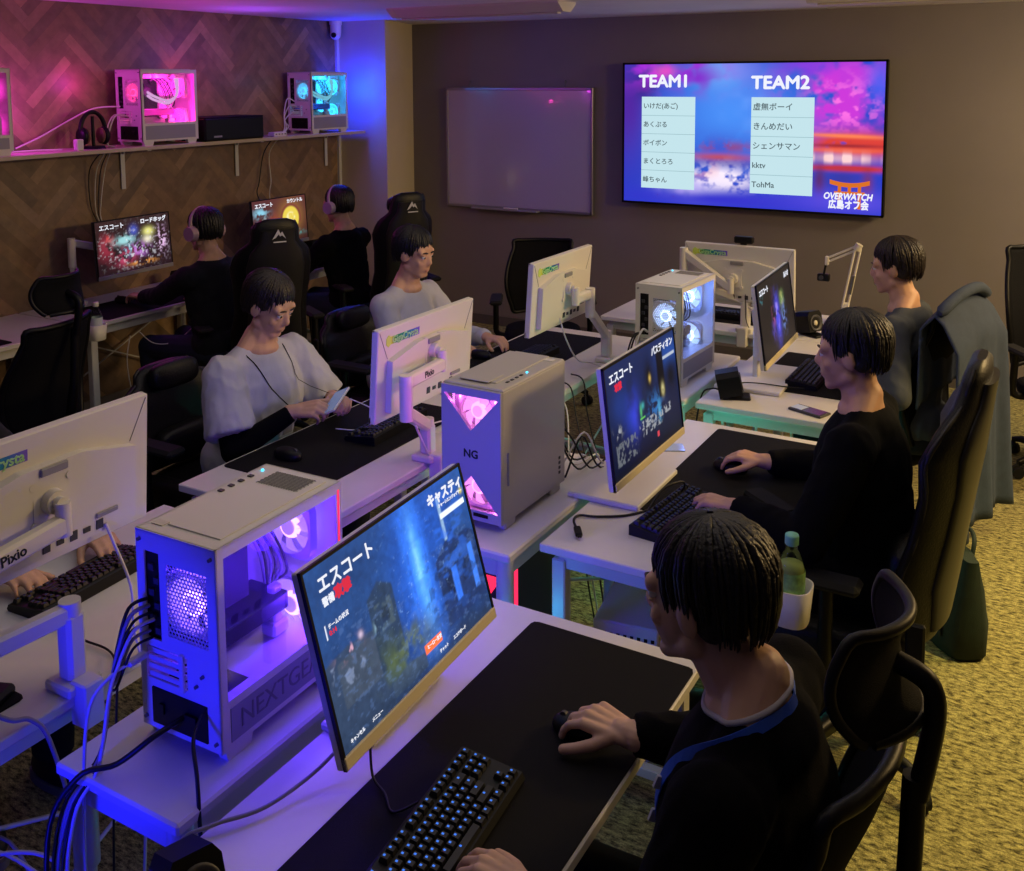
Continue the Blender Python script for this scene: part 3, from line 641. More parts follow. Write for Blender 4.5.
def monitor(label, loc, rz, tilt, pic=None, W=.60, H=.345, chin=CREAM, shell=WPLAS, stand=None, texts=(), res=(150, 84), backlogo=True, front=BLACK):
    """loc = floor of the supporting surface under the panel; H is the full panel; the panel's bottom stands zb above loc"""
    zb = stand['zb']
    t = thing('monitor', label, 'monitor', loc, rz)
    T = TM((0, 0, zb), rx=-tilt)                # tilt about the lower edge: positive leans the top back (+Y)
    ch = .024
    g = G(); g.box((0, .010, H/2), (W, .018, H), bev=.003)
    g.build('rear_shell', [shell], t, T)
    # raised back with a stepped outline, as on the photo
    bw, b0, b1 = W/2-.055, .03, H-.075
    poly = [(-bw, b0), (bw, b0), (bw, b1-.035), (bw*.35, b1), (-bw*.35, b1), (-bw, b1-.035)]
    M2 = Matrix(((1, 0, 0, 0), (0, 0, 1, 0), (0, 1, 0, 0), (0, 0, 0, 1)))
    g = G().prism(poly, .019, .042, M2); g.build('electronics_cover', [shell], t, T)
    g = G()
    for i in range(2):
        x0, z0, x1, z1 = (-W/2+.008, H-.008, -bw, b1-.03) if i else (W/2-.008, H-.008, bw, b1-.03)
        g.cyl((x0, .0195, z0), (x1, .0195, z1), .0012, .0012, 5)
    g.build('moulded_line', [GREYP], t, T)
    G().box((0, .044, b1-.012), (.07, .008, .02), bev=.003).build('cable_hook', [GREYP], t, T)
    G().box((-bw*.62, .045, .075), (.06, .006, .012), bev=.002).build('rating_plate', [GREYP], t, T)
    g = G()
    for i in range(5): g.box((-.12+i*.035, .043, .052), (.018, .003, .012 if i % 2 else .022))
    g.build('ports', [DGREY], t, T)
    fr = G()
    for s in (-1, 1): fr.box((s*(W/2-.003), -.001, H/2), (.006, .008, H))
    fr.box((0, -.001, H-.003), (W, .008, .006))
    fr.build('bezel', [front], t, T)
    G().box((0, -.002, ch/2), (W, .010, ch), bev=.002).build('chin', [chin], t, T)
    sw, sh = W-.012, H-ch-.006
    S = T @ TM((0, -.0022, ch+sh/2))
    if pic:
        scn = link('screen', screen_mesh(res[0], res[1], sw, sh, game_pic(pic), SCR), t, S)
        for (s, u, v, size, m, kw) in texts:
            text(scn, s, size, TM(((u-.5)*sw, -.0012, (v-.5)*sh)) @ UP, m, bold=kw.get('b', .0012), sx=kw.get('sx', 1))
    else:
        G().box((0, 0, 0), (sw, .001, sh)).build('screen', [mat('pale lit display', '#000000', .3, emit='#9fb4e0', es=.7)], t, S)
    return t, T
def stand(t, T, zb, base=(.30, .19), mt=WPLAS, H=.345, tilt=0.0):
    off = .14*math.tan(tilt); yb = .078+off
    g = G().box((0, yb, .009), (base[0], base[1], .018), bev=.004); g.build('stand_base', [mt], t)
    g = G(); zc = zb+.14
    pts = [V((0, yb+.01, .016)), V((0, yb+.012, zc*.6)), V((0, yb+.0, zc))]
    g.box((0, yb+.01, zc/2+.01), (.055, .024, zc), bev=.004); g.box((0, off+.060, zc), (.07, .035, .07), bev=.006)
    g.build('stand_neck', [mt], t)
ES = ('エスコート', .05, .84, .052, SCRT, {'b': .0022})
m, T = monitor('large tilted monitor showing a blue night castle above the big black mat', (-1.118, 1.588, .72), PI/2+.06, R(15), 'castle', W=.582, H=.365, stand=dict(zb=.075), res=(300, 176),
        texts=[('エスコート', .055, .885, .036, SCRT, {'b': .0009}), ('攻撃', .125, .795, .026, REDT, {'b': .0018}), ('警備', .06, .79, .018, SCRT, {'b': .0005}), ('キャスティ', .735, .905, .030, SCRT, {'b': .0015}), ('シャーシエンジョイヤー', .80, .845, .0095, SCRT, {'b': .0003}), ('チームの状況', .06, .66, .0105, SCRT, {'b': .0001}), ('0:14', .06, .625, .0125, REDT, {'b': .0003}), ('キャンセル', .04, .04, .009, SCRT, {'b': .0001}), ('メニュー', .16, .04, .009, SCRT, {'b': .0001}), ('チャット', .60, .045, .009, SCRT, {'b': .0001}), ('スコアボード', .70, .045, .009, SCRT, {'b': .0001}), ('ヒーロー変更', .533, .128, .0095, SCRT, {'b': .0001})])
stand(m, T, .075, base=(.26, .13), tilt=R(15))
m, T = monitor('monitor showing dark blue fort scene between the pink lit tower and the keyboard', (-1.155, 2.885, .72), PI/2+.0, R(7), 'fort', W=.575, H=.37, stand=dict(zb=.10), res=(230, 136),
        texts=[('エスコート', .05, .88, .036, SCRT, {'b': .0008}), ('攻撃', .11, .785, .026, REDT, {'b': .0016}), ('パスティオン', .64, .90, .031, SCRT, {'b': .0007})])
stand(m, T, .10, base=(.34, .24), tilt=R(7))
m, T = monitor('slim monitor with dark picture standing beside the mic arm and the black speaker', (-1.10, 4.235, .72), PI/2+.04, R(8), 'dark', W=.60, H=.35, stand=dict(zb=.13), res=(120, 70),
        texts=[('エスコート', .05, .88, .030, SCRT, {'b': .001}), ('ルシオ', .80, .89, .030, SCRT, {'b': .001})])
stand(m, T, .13, base=(.42, .28), tilt=R(8))
def back_badge(t, T, W=.60, H=.345):
    # rainbow sticker: badge strip and hexagon
    bm_ = bpy.data.materials.new('rainbow sticker'); bm_.use_nodes = True; nt = bm_.node_tree; b = nt.nodes['Principled BSDF']
    tc = nt.nodes.new('ShaderNodeTexCoord'); sp = nt.nodes.new('ShaderNodeSeparateXYZ'); nt.links.new(tc.outputs['Generated'], sp.inputs[0]); r = nt.nodes.new('ShaderNodeValToRGB')
    e = r.color_ramp.elements; e[0].position = 0; e[0].color = (*lin('#7a5ad8'), 1); e[1].position = 1; e[1].color = (*lin('#e8e850'), 1)
    for p, c in ((.3, '#2a78b0'), (.6, '#1f9a80'), (.82, '#2f9a48')): q = e.new(p); q.color = (*lin(c), 1)
    nt.links.new(sp.outputs['X'], r.inputs['Fac']); nt.links.new(r.outputs['Color'], b.inputs['Base Color']); b.inputs['Roughness'].default_value = .2; b.inputs['Metallic'].default_value = .0
    return bm_
BADGE = back_badge(None, None)
def badge(t, T, W, H):
    hexm = mat('yellow green sticker', '#c8e060', .3); x0 = W/2-.055
    BK = Matrix.Rotation(PI, 4, 'Z') @ UP
    g = G(); g.box((x0-.095, .0195, H-.045), (.165, .001, .026)); st = g.build('sticker', [BADGE], t, T)
    pts = [(.016*math.sin(k*PI/3), .021*math.cos(k*PI/3)) for k in range(6)]
    M2 = Matrix(((1, 0, 0, x0-.003), (0, 0, 1, 0), (0, 1, 0, H-.045), (0, 0, 0, 1)))
    G().prism(pts, .0192, .0203, M2).build('emblem', [hexm], st)
    text(st, 'GigaCrysta', .033, TM((x0-.022, .0204, H-.045)) @ BK, mat('pale sticker print', '#c8ffb8', .4), bold=.0008)
for lab, loc, rz, W in (('big white monitor seen from behind on a jointed arm beside the violet tower', (-2.0, 1.335, .72), -PI/2+.02, .56),
                        ('white monitor seen from behind in front of the white shirted person', (-2.0, 2.815, .72), -PI/2-.0, .58),
                        ('white monitor seen from behind below the whiteboard', (-2.0, 3.855, .72), -PI/2+.0, .565),
                        ('white monitor seen from behind with a black webcam on top', (-1.54, 5.05, .72), PI, .58)):
    zb = {'b': .235, 'w': .185}[lab[0]]
    if 'below' in lab: zb = .235
    if 'webcam' in lab: zb = .135
    m, T = monitor(lab, loc, rz, R(4), None, W=W, H=.318, chin=WPLAS, stand=dict(zb=zb), front=WPLAS)
    badge(m, T, W, .318)
    if 'webcam' in lab:
        w = thing('webcam', 'black webcam clipped on top of the white monitor', 'webcam', (-1.52, 5.045, 1.185))
        G().box((0, 0, .014), (.10, .035, .036), bev=.006).build('body', [BLACK], w); G().box((0, -.008, -.03), (.035, .012, .07), bev=.004).build('clip', [BLACK], w)
        G().cyl((0, .015, .014), (0, .02, .014), .009, .009, 14).build('lens', [DGREY], w)
        cable('webcam_cable', 'thin black cable hanging from the webcam', [(-1.53, 5.045, 1.15), (-1.53, 5.03, 1.08), (-1.50, 5.01, .98), (-1.49, 5.0, .80), (-1.47, 5.02, .73)], .002, CABB)
m, T = monitor('lit monitor on the wooden wall showing a colourful group scene', (-4.93, 4.015, .72), PI/2+.03, R(4), 'street', W=.56, H=.345, chin=GREYP, shell=DGREY, stand=dict(zb=.16), res=(110, 64),
        texts=[('エスコート', .05, .88, .036, SCRT, {'b': .0008}), ('ロードホッグ', .60, .90, .033, SCRT, {'b': .0014})])
m, T = monitor('lit monitor by the wooden wall showing a golden round shape', (-4.93, 5.27, .72), PI/2, R(4), 'gold', W=.55, H=.345, chin=GREYP, shell=DGREY, stand=dict(zb=.145), res=(90, 52),
        texts=[('エスコート', .05, .88, .036, SCRT, {'b': .0014}), ('カウントル', .64, .90, .033, SCRT, {'b': .0014})])
stand(m, T, .145, mt=DGREY, tilt=R(4))
# ------------------------------------------------------------------ monitor arms
def bar(g, p, q, w, h):
    p, q = V(p), V(q); d = q-p; rz = math.atan2(d.y, d.x); ry = -math.atan2(d.z, math.hypot(d.x, d.y))
    g.box((p+q)/2, (d.length, w, h), rotm(0, ry, rz), bev=min(w, h)*.22)
def monitor_mount(label, base, elbow, head, vesa, n, brand=True, zlow=None, textside=V((1, 0, 0))):
    t = thing('monitor_mount', label, 'monitor mount', base); b = V(base); L = lambda p: V(p)-b
    e, h, v = L(elbow), L(head), L(vesa); zl = (zlow or .11)
    g = G().box((0, 0, .012), (.085, .085, .024), bev=.005).box((n.x*.045, n.y*.045, -.02), (.05, .05, .10), bev=.004); g.build('clamp', [WPLAS], t)
    G().box((0, 0, .024+zl*.42), (.046, .046, zl*.9), bev=.009).build('post', [WPLAS], t)
    e0 = V((e.x, e.y, zl)) if abs(e.z-zl) < .07 else V((e.x, e.y, e.z))
    g = G(); bar(g, (0, 0, zl), e0, .034, .042); g.cyl(V((0, 0, zl-.026)), V((0, 0, zl+.026)), .023, .023, 18); g.build('lower_link', [WPLAS], t)
    G().cyl(e0-V((0, 0, .026)), V((e.x, e.y, h.z if abs(h.z-e0.z) > .03 else e0.z+.06))+V((0, 0, .026)), .022, .022, 20).build('elbow_joint', [WPLAS], t)
    top = V((e.x, e.y, h.z)); g = G(); end = v+n*.042-V((0, 0, .045)); bar(g, top, end, .032, .044); ul = g.build('upper_link', [WPLAS], t)
    G().cyl(end-V((0, 0, .026)), end+V((0, 0, .05)), .017, .017, 16).cyl(end+V((0, 0, .045)), v+n*.01, .015, .015, 12).build('swivel', [WPLAS], t)
    g = G(); side = V((-n.y, n.x, 0))
    for s in (-1, 1):
        for q in (-1, 1):
            c = v+side*(s*.045)+V((0, 0, q*.045)); g.box((v+c)/2, (.011 if abs(n.x) > .5 else .045, .045 if abs(n.x) > .5 else .011, .045)); g.cyl(c-n*.006, c+n*.008, .0085, .0085, 10)
    g.cyl(v-n*.004, v+n*.026, .03, .026, 18); g.build('mount_plate', [WPLAS], t)
    if brand:
        d = (end-top); rz = math.atan2(d.y, d.x); a = math.atan2(d.z, math.hypot(d.x, d.y)); p = top+d*(.66 if d.length > .3 else .52)+V((math.sin(rz), -math.cos(rz), 0))*.0167
        text(ul, 'Pixio', .031, TM(p, rz=rz) @ Matrix.Rotation(-a, 4, 'Y') @ UP, TEXTD, align='CENTER', bold=.0007)
    return t
NX = V((1, 0, 0))
monitor_mount('white arm holding the big monitor beside the violet tower', (-1.86, 1.30, .72), (-1.885, .93, .89), (-1.885, .93, 1.03), (-1.950, 1.33, 1.11), NX, zlow=.17)
monitor_mount('white arm holding the monitor in front of the white shirted person', (-1.935, 2.76, .72), (-1.885, 2.57, .95), (-1.885, 2.57, 1.05), (-1.950, 2.815, 1.095), NX, zlow=.12)
monitor_mount('white arm holding the monitor below the whiteboard', (-1.90, 4.17, .72), (-1.89, 3.97, 1.0), (-1.89, 3.97, 1.08), (-1.950, 3.86, 1.12), NX, brand=False, zlow=.12)
monitor_mount('white arm holding the monitor with the webcam', (-1.50, 5.03, .72), (-1.82, 4.97, .98), (-1.82, 4.97, 1.12), (-1.56, 5.0, 1.0), V((0, -1, 0)), brand=False, zlow=.16)
monitor_mount('white bent arm behind the colourful monitor on the wooden wall', (-5.13, 3.74, .72), (-5.10, 3.70, .98), (-5.10, 3.70, 1.10), (-4.99, 3.98, 1.06), V((-1, 0, 0)), brand=False, zlow=.14)
# ------------------------------------------------------------------ computer towers
BM = {}
def blade_mat(led):       # frosted blades lit through by the led in their hub
    if led.name not in BM:
        e = led.node_tree.nodes['Principled BSDF'].inputs['Emission Color'].default_value[:3]
        m = mat('lit fan blades '+led.name, '#b9b9cc', .4, emit=list(e), es=1.6); BM[led.name] = m
    return BM[led.name]
def fan(t, c, r, n, led, frame=None, blades=7, hubm=None, ring=True, depth=.022, name='fan'):
    """fan facing direction n (unit axis vector), child of t"""
    c, n = V(c), V(n); x, y, _ = frame_from(n); M3 = Matrix((x, y, n)).transposed(); M4 = Matrix.Translation(c) @ M3.to_4x4()
    g = G(); fr = frame or WPLAS
    sq = r+.004; k = 24
    outer = [V((sq*max(-1, min(1, 1.25*math.cos(2*PI*i/k))), sq*max(-1, min(1, 1.25*math.sin(2*PI*i/k))), 0)) for i in range(k)]
    inner = [V((r*.965*math.cos(2*PI*i/k), r*.965*math.sin(2*PI*i/k), 0)) for i in range(k)]
    up = V((0, 0, depth))
    g.loft([[p for p in inner], [p for p in outer], [p+up for p in outer], [p+up for p in inner], [p for p in inner]], sm=False, caps=False)
    f = g.build(name, [fr], t, M4)
    g = G()
    for b in range(blades):
        a0 = 2*PI*b/blades
        def fn(u, v, a0=a0): rr = r*(.30+.63*u); a = a0+.75*(v-.5)+.28*u; return (rr*math.cos(a), rr*math.sin(a), depth*(.25+.5*v))
        g.sheet(fn, 5, 4, .0012)
    g.build('blades', [blade_mat(led)], f)
    g = G().cyl((0, 0, depth*.1), (0, 0, depth*.95), r*.29, r*.29, 20); g.build('hub', [hubm or blade_mat(led)], f)
    if ring:
        g = G(); g.tube([(r*.335*math.cos(2*PI*i/20), r*.335*math.sin(2*PI*i/20), depth*.5) for i in range(21)], .0075, 8, False)
        if ring == 2: g.tube([(r*.95*math.cos(2*PI*i/28), r*.95*math.sin(2*PI*i/28), depth*.9) for i in range(29)], .0035, 6, False)
        g.build('light_ring', [led], f)
    return f
def hexgrid(g, u0, u1, v0, v1, y, hole, th=.0012, wire=.0018, axis='y', rad=None):
    # honeycomb of thin bars
    s = hole; h = s*math.sqrt(3)/2; j = 0; v = v0
    P = (lambda a, b: V((a, y, b))) if axis == 'y' else (lambda a, b: V((y, a, b)))
    while v < v1:
        u = u0+(s*.5 if j % 2 else 0)
        while u < u1:
            for k in range(3):
                a0, a1 = PI/6+PI/3*k, PI/6+PI/3*(k+1)
                p, q = (u+s*.577*math.cos(a0), v+s*.577*math.sin(a0)), (u+s*.577*math.cos(a1), v+s*.577*math.sin(a1))
                if min(p[0], q[0]) < u0-.004 or max(p[0], q[0]) > u1+.004 or min(p[1], q[1]) < v0-.004 or max(p[1], q[1]) > v1+.004: continue
                g.cyl(P(*p), P(*q), wire, wire, 4, 0, False)
            u += s
        v += h; j += 1
def plate_with_holes(g, w, h, holes, y, th, mi=0, M=None):
    """rectangle x in 0..w, z in 0..h at depth y, rectangular holes [(x0,x1,z0,z1)] left open"""
    xs = sorted({0, w, *[a for q in holes for a in q[:2]]}); zs = sorted({0, h, *[a for q in holes for a in q[2:]]})
    for i in range(len(xs)-1):
        for j in range(len(zs)-1):
            cx, cz = (xs[i]+xs[i+1])/2, (zs[j]+zs[j+1])/2
            if any(q[0] < cx < q[1] and q[2] < cz < q[3] for q in holes): continue
            c, sz = V((cx, y, cz)), (xs[i+1]-xs[i], th, zs[j+1]-zs[j])
            g.box(M @ c if M else c, (sz[1], sz[0], sz[2]) if M else sz, mi=mi)
def tower(label, loc, led, rz=0, W=.215, D=.375, Hh=.435, ft=.025, side='glass', fans=3, aio=False, name=True, redline=False, rearled=None, ring=1, lightcol=None, lightW=3.0, gpucol=None, shroud=.085):
    """rear face towards -Y, see-through side towards +X. loc = centre of the footprint on its support"""
    t = thing('computer_tower', label, 'computer', loc, rz); x0, y0 = -W/2, -D/2
    h = Hh-ft; pm = WPLAS
    for sx in (-1, 1):
        for sy in (-1, 1): G().prism([(-.03, 0), (.03, 0), (.04, ft+.004), (-.04, ft+.004)], -.012, .012, TM((sx*(W/2-.016), sy*(D/2-.05), 0)) @ Matrix(((0, 0, 1, 0), (1, 0, 0, 0), (0, 1, 0, 0), (0, 0, 0, 1)))).build('foot', [pm], t)
    T0 = TM((x0, y0, ft))
    # rear plate: io slot, fan grille, slots, supply bay
    g = G(); fx0, fx1, fz0, fz1 = W*.38, W*.88, h*.50, h*.86
    io = (W*.10, W*.29, h*.46, h*.90); sl = (W*.08, W*.60, h*.255, h*.42); ps = (W*.14, W*.84, .012, h*.215)
    plate_with_holes(g, W, h, [(fx0, fx1, fz0, fz1), io, sl, ps], .002, .004); rp = g.build('rear_panel', [pm], t, T0)
    g = G(); g.box(((io[0]+io[1])/2, .012, (io[2]+io[3])/2), (io[1]-io[0]+.022, .004, io[3]-io[2]+.02)); g.build('port_plate', [BLACK], t, T0)
    g = G()
    for i in range(6): g.box(((io[0]+io[1])/2+(-.008 if i % 2 else .006), .008, io[2]+.015+i*.026), (.014, .008, .013))
    g.build('ports', [DGREY], t, T0)
    g = G(); hexgrid(g, fx0, fx1, fz0, fz1, .002, .0088); g.build('fan_grille', [pm], t, T0)
    g = G()
    for i in range(4): z = sl[2]+(i+.5)*(sl[3]-sl[2])/4; g.box(((sl[0]+sl[1])/2, .003, z), (sl[1]-sl[0]-.01, .004, (sl[3]-sl[2])/4-.007))
    g.box((sl[1]-.012, -.002, (sl[2]+sl[3])/2), (.012, .008, sl[3]-sl[2]+.01), bev=.002); g.build('slot_covers', [pm], t, T0)
    g = G().box(((ps[0]+ps[1])/2, .055, (ps[2]+ps[3])/2), (ps[1]-ps[0]-.002, .115, ps[3]-ps[2]-.002)); g.box((ps[1]-.04, -.004, (ps[2]+ps[3])/2), (.03, .01, .022)); g.box((ps[0]+.03, -.003, (ps[2]+ps[3])/2), (.012, .008, .02)); g.build('power_supply', [BLACK], t, T0)
    g = G()
    for x, z in ((.012, .02), (W-.012, .02), (.012, h-.02), (W-.012, h-.02), (W*.72, h*.3), (W*.8, h*.36)): g.cyl((x, .0, z), (x, -.006, z), .004, .0035, 10)
    g.build('screws', [STEEL], t, T0)
    # body panels
    G().box((.002, D/2, h/2), (.004, D-.004, h)).build('far_side_panel', [pm], t, T0)
    G().box((W/2, D/2, .002), (W-.004, D-.008, .004)).build('floor_panel', [pm], t, T0)
    g = G(); g.box((W/2, D/2, h-.003), (W, D, .006), bev=.002); g.box((W*.56, D*.52, h+.001), (W*.66, D*.84, .003), bev=.001); tp = g.build('top_panel', [pm], t, T0)
    g = G(); hexgrid(g, W*.3, W*.8, D*.74, D*.91, h+.0085, .007, wire=.001)
    for k in range(len(g.v)): v = g.v[k]; g.v[k] = (v[0], v[2], v[1]-.005)
    g.build('top_vent', [GREYP], t, T0)
    g = G()
    for i in range(4): g.box((W*.10, D*(.56+.08*i), h+.0015), (.012, .010, .003))
    g.build('front_ports', [DGREY], t, T0); G().cyl((W*.10, D*.9, h), (W*.10, D*.9, h+.003), .003, .003, 12).build('power_button', [CYAN if not aio else led], t, T0)
    G().box((W*.14, D*.10, h+.001), (.03, .02, .0015)).build('sticker', [WPLAS2], t, T0)
    G().box((W/2, D-.004, h/2), (W, .008, h), bev=.003).build('front_panel', [pm], t, T0)
    if redline: G().box((W+.0005, D-.012, h/2), (.002, .004, h*.92)).build('light_strip', [REDL], t, T0)
    # side frame around the glass
    MS = Matrix.Translation(V((W-.002, 0, 0))) @ Matrix(((0, 1, 0, 0), (1, 0, 0, 0), (0, 0, 1, 0), (0, 0, 0, 1)))
    fr = .02; g = G(); gz0 = shroud+.012
    plate_with_holes(g, D, h, [(fr, D-fr, gz0, h-.024)], 0, .004, M=MS); sp = g.build('side_frame', [pm], t, T0)
    g = G(); g.box((W+.0005, D/2, shroud/2+.004), (.002, D-.05, shroud-.016)); g.build('shroud_strip', [mat('grey shroud', '#8f8d99', .4)], t, T0)
    G().box((W-.001, D/2, (gz0+h-.024)/2), (.0025, D-2*fr, h-.024-gz0)).build('glass_panel', [GLASS], t, T0)
    if name: text(t, 'NEXTGEAR', .054, T0 @ TM((W+.0022, D*.13, shroud/2+.004), rz=PI/2) @ UP, TEXTG, bold=-.0004, sx=.98)
    # inside
    G().box((W*.5, D/2, shroud), (W-.012, D-.02, .003)).build('inner_shroud', [pm], t, T0)
    mb = G(); mb.box((.022, D*.40, h*.60), (.004, D*.60, h*.55)); 
    for i in range(5): mb.box((.03, D*(.16+.1*i), h*(.82-.05*(i % 2))), (.012, .03, .02))
    mb.build('motherboard', [PCB], t, T0)
    g = G()
    if not aio:
        for i in range(12): g.box((.075, D*.25+i*.0072, h*.68), (.09, .0012, .12))
        g.box((.121, D*.25+.04, h*.68), (.003, .09, .124)); g.build('cpu_cooler', [BLACK], t, T0)
    else:
        g.cyl((.024, D*.42, h*.68), (.065, D*.42, h*.68), .032, .032, 20); g.build('pump_block', [DGREY], t, T0)
        g = G()
        for dz in (0, .022): g.tube(cr([(.065, D*.42, h*.68-dz), (.14, D*.40, h*.62-dz), (.16, D*.6, h*.56-dz*.7), (.15, D*.78, h*.66), (.12, D*.80+dz, h*.93)], 6), .0085, 8)
        g.build('coolant_tube', [glow('lit tube '+label[:14], lightcol or '#ffffff', .9)], t, T0)
    g = G(); g.box((.085, D*.42, h*.40), (.11, D*.66, .04), bev=.004); gp = g.build('graphics_card', [mat('card '+label[:14], gpucol or '#1a1a22', .4)], t, T0)
    for q in (.26, .55): g = G().cyl((.085, D*q, h*.40-.0215), (.085, D*q, h*.40-.024), .036, .036, 20); g.build('card_fan', [BLACK], gp)
    g = G().box((.115, D*.70, h*.31), (.022, .028, h*.5-.06), bev=.004); g.box((.115, D*.70, shroud+.02), (.04, .05, .03), bev=.005); g.build('card_brace', [pm], t, T0)
    for i in range(6): G().tube(cr([(.05+.004*i, D*.5, h*.84), (.09+.008*i, D*(.5+.02*i), h*.86), (.10+.006*i, D*(.62+.03*i), h*(.70-.03*i)), (.06, D*.80, h*.3+.01*i)], 6), .0035, 6).build('inner_cable', [CABB if i % 2 else CABG], t, T0)
    fr_r = (fx1-fx0)/2+.004; fan(t, V(((fx0+fx1)/2+x0, y0+.008, (fz0+fz1)/2+ft)), max(fr_r, .055), (0, 1, 0), rearled or led, ring=ring)
    zz = [h*.30, h*.74] if fans >= 2 else [h*.6]
    for z in zz: fan(t, V((W*.5+x0, D-.036+y0, z+ft)), .062, (0, -1, 0), led, ring=ring)
    if fans > 3:
        for q in (.2, .5, .8): fan(t, V((W*.5+x0, D*q+y0, h-.03+ft)), .052, (0, 0, -1), led, ring=ring)
        for z in (h*.42, h*.75): fan(t, V((.012+x0, D*.8+y0, z+ft)), .055, (1, 0, 0), led, ring=ring)
    return t
def plight(name, loc, col, W, r=.03):
    l = bpy.data.lights.new(name, 'POINT'); l.energy = W; l.color = lin(col); l.shadow_soft_size = r; o = bpy.data.objects.new(name, l); o.location = loc; COL.objects.link(o); return o
tower('white windowed tower lit violet inside with honeycomb rear grille facing out', (-1.49, 1.455, .72), VIOL, rz=.02, redline=True)
tower('white windowed tower with a bright white rear fan and blue tinted side', (-1.545, 4.13, .72), WLED, rz=-.05, name=False, D=.38)
tower('white tower at the cut edge of the shelf glowing pink', (-5.085, 3.075, 1.64), PINKL, W=.215, D=.44, Hh=.465, aio=True, fans=5, name=False, lightcol='#ff9fe0', gpucol='#c04ab8', shroud=.075, ring=2)
tower('white tower glowing pink beside the hanging headset on the shelf', (-5.075, 4.345, 1.64), PINKL, W=.225, D=.44, Hh=.465, aio=True, fans=5, name=False, lightcol='#ffc0f0', rearled=glow('hot pink led', '#ff3a80', 6), gpucol='#c05ab0', shroud=.10, ring=2)
tower('white tower glowing icy blue at the corner end of the shelf', (-5.075, 5.86, 1.64), CYAN, W=.225, D=.42, Hh=.455, aio=True, fans=5, name=False, lightcol='#8ff0ff', gpucol='#3a6ab0', shroud=.10, ring=2)
# the closed tower, front face towards -Y
t = thing('computer_tower', 'closed silver white tower with pink lit triangle windows in its front', 'computer', (-1.515, 2.585, .72), rz=.0)
W, D, h, ft = .205, .38, .395, .025
t.rotation_euler.z = -.015
SILV = mat('pale silver case paint', '#b7b3ae', .38, metal=.15)
for sx in (-1, 1):
    for y in (-.14, .14): G().box((sx*.085, y, ft/2), (.026, .06, ft), bev=.004).build('foot', [SILV], t)
T0 = TM((-W/2, -D/2, ft))
g = G(); g.box((W/2, D/2, .003), (W, D, .006)); g.build('chassis', [SILV], t, T0)
# solid side with rounded edges
n = 20; loops = []
for x, q in ((W-.006, 0), (W-.002, .0), (W, .004)):
    loops.append([V((x, (q if i in (0, 3) else D-q) if False else [q+.0, D-q, D-q, q][i], [q, q, h-q, h-q][i])) for i in range(4)])
G().loft(loops, sm=False).build('side_panel', [SILV], t, T0)
g = G(); g.box((W+.001, .028, h*.40), (.006, .007, .10), bev=.002); g.build('side_latch', [GREYP], t, T0)
g = G()
for i in range(4):
    for j in range(2): g.box((W+.0005, D*.90+.006*j-.02*0, h*.10+.016*i), (.002, .004, .009))
g.build('side_vents', [DGREY], t, T0)
g = G().box((W/2, D/2, h), (W, D, .012), bev=.004); g.box((W*.45, D*.55, h+.007), (W*.62, D*.86, .006), bev=.003); g.box((W*.42, D*.2, h+.011), (W*.5, .09, .004), bev=.0018); g.build('top_panel', [SILV], t, T0)
g = G()
for i in range(4): g.box((W*.86, D*(.20+.07*i), h+.007), (.008, .012, .003))
g.build('front_ports', [DGREY], t, T0); G().cyl((W*.86, D*.50, h+.006), (W*.86, D*.50, h+.009), .003, .003, 12).build('power_button', [CYAN], t, T0)
G().box((W*.82, D*.9, h+.007), (.035, .025, .0015)).build('sticker', [WPLAS], t, T0)
G().box((W/2, D-.003, h/2), (W, .006, h)).build('rear_panel', [SILV], t, T0)
# front: solid panel with an hourglass of two clear triangles
M2 = Matrix(((1, 0, 0, 0), (0, 0, 1, -.012), (0, 1, 0, 0), (0, 0, 0, 1)))
hz = h-.012
A, Bp, Cc = (.008, hz-.012), (W-.008, hz-.012), (W*.5, hz*.70)     # upper triangle
A2, B2, C2 = (.012, .030), (W-.012, .030), (W*.5, hz*.345)
FP = mat('front face paint', '#aaa7b2', .35, metal=.1); g = G()
g.prism([(0, hz-.012), (W, hz-.012), (W, hz+.012), (0, hz+.012)], 0, .012, M2)
g.prism([(0, hz-.012), A, Cc, C2, A2, (0, .03)], 0, .012, M2); g.prism([(W, .03), B2, C2, Cc, Bp, (W, hz-.012)], 0, .012, M2)
g.prism([(0, .0), (W, .0), (W, .03), (0, .03)], 0, .012, M2); fp = g.build('front_panel', [FP], t, T0)
TINT = mat('clear pink window', '#ffffff', .1, trans=1.0, ior=1.02)
for tri in ((A, Bp, Cc), (A2, B2, C2)): G().prism(list(tri), .004, .006, M2).build('triangle_window', [GLASS], t, T0)
BKP = mat('pale inner plate', '#a8a0b0', .5)
G().box((W/2, .052, h/2), (W-.012, .004, h-.012)).build('inner_plate', [BKP], t, T0)
G().box((.003, D/2, h/2), (.004, D-.012, h-.012)).build('glass_panel', [GLASS], t, T0)
for z in (h*.80, h*.22): fan(t, V((0, -D/2+.045, z+ft)), .058, (0, -1, 0), glow('rose led', '#ff8adf', 3.5), ring=1)
text(t, 'NG', .034, T0 @ TM((W/2, -.0125, h*.50)) @ UP, TEXTD, align='CENTER', bold=.001)
G().box((W*.66, -.0125, .018), (.05, .002, .010)).build('front_badge', [BLACK], t, T0)
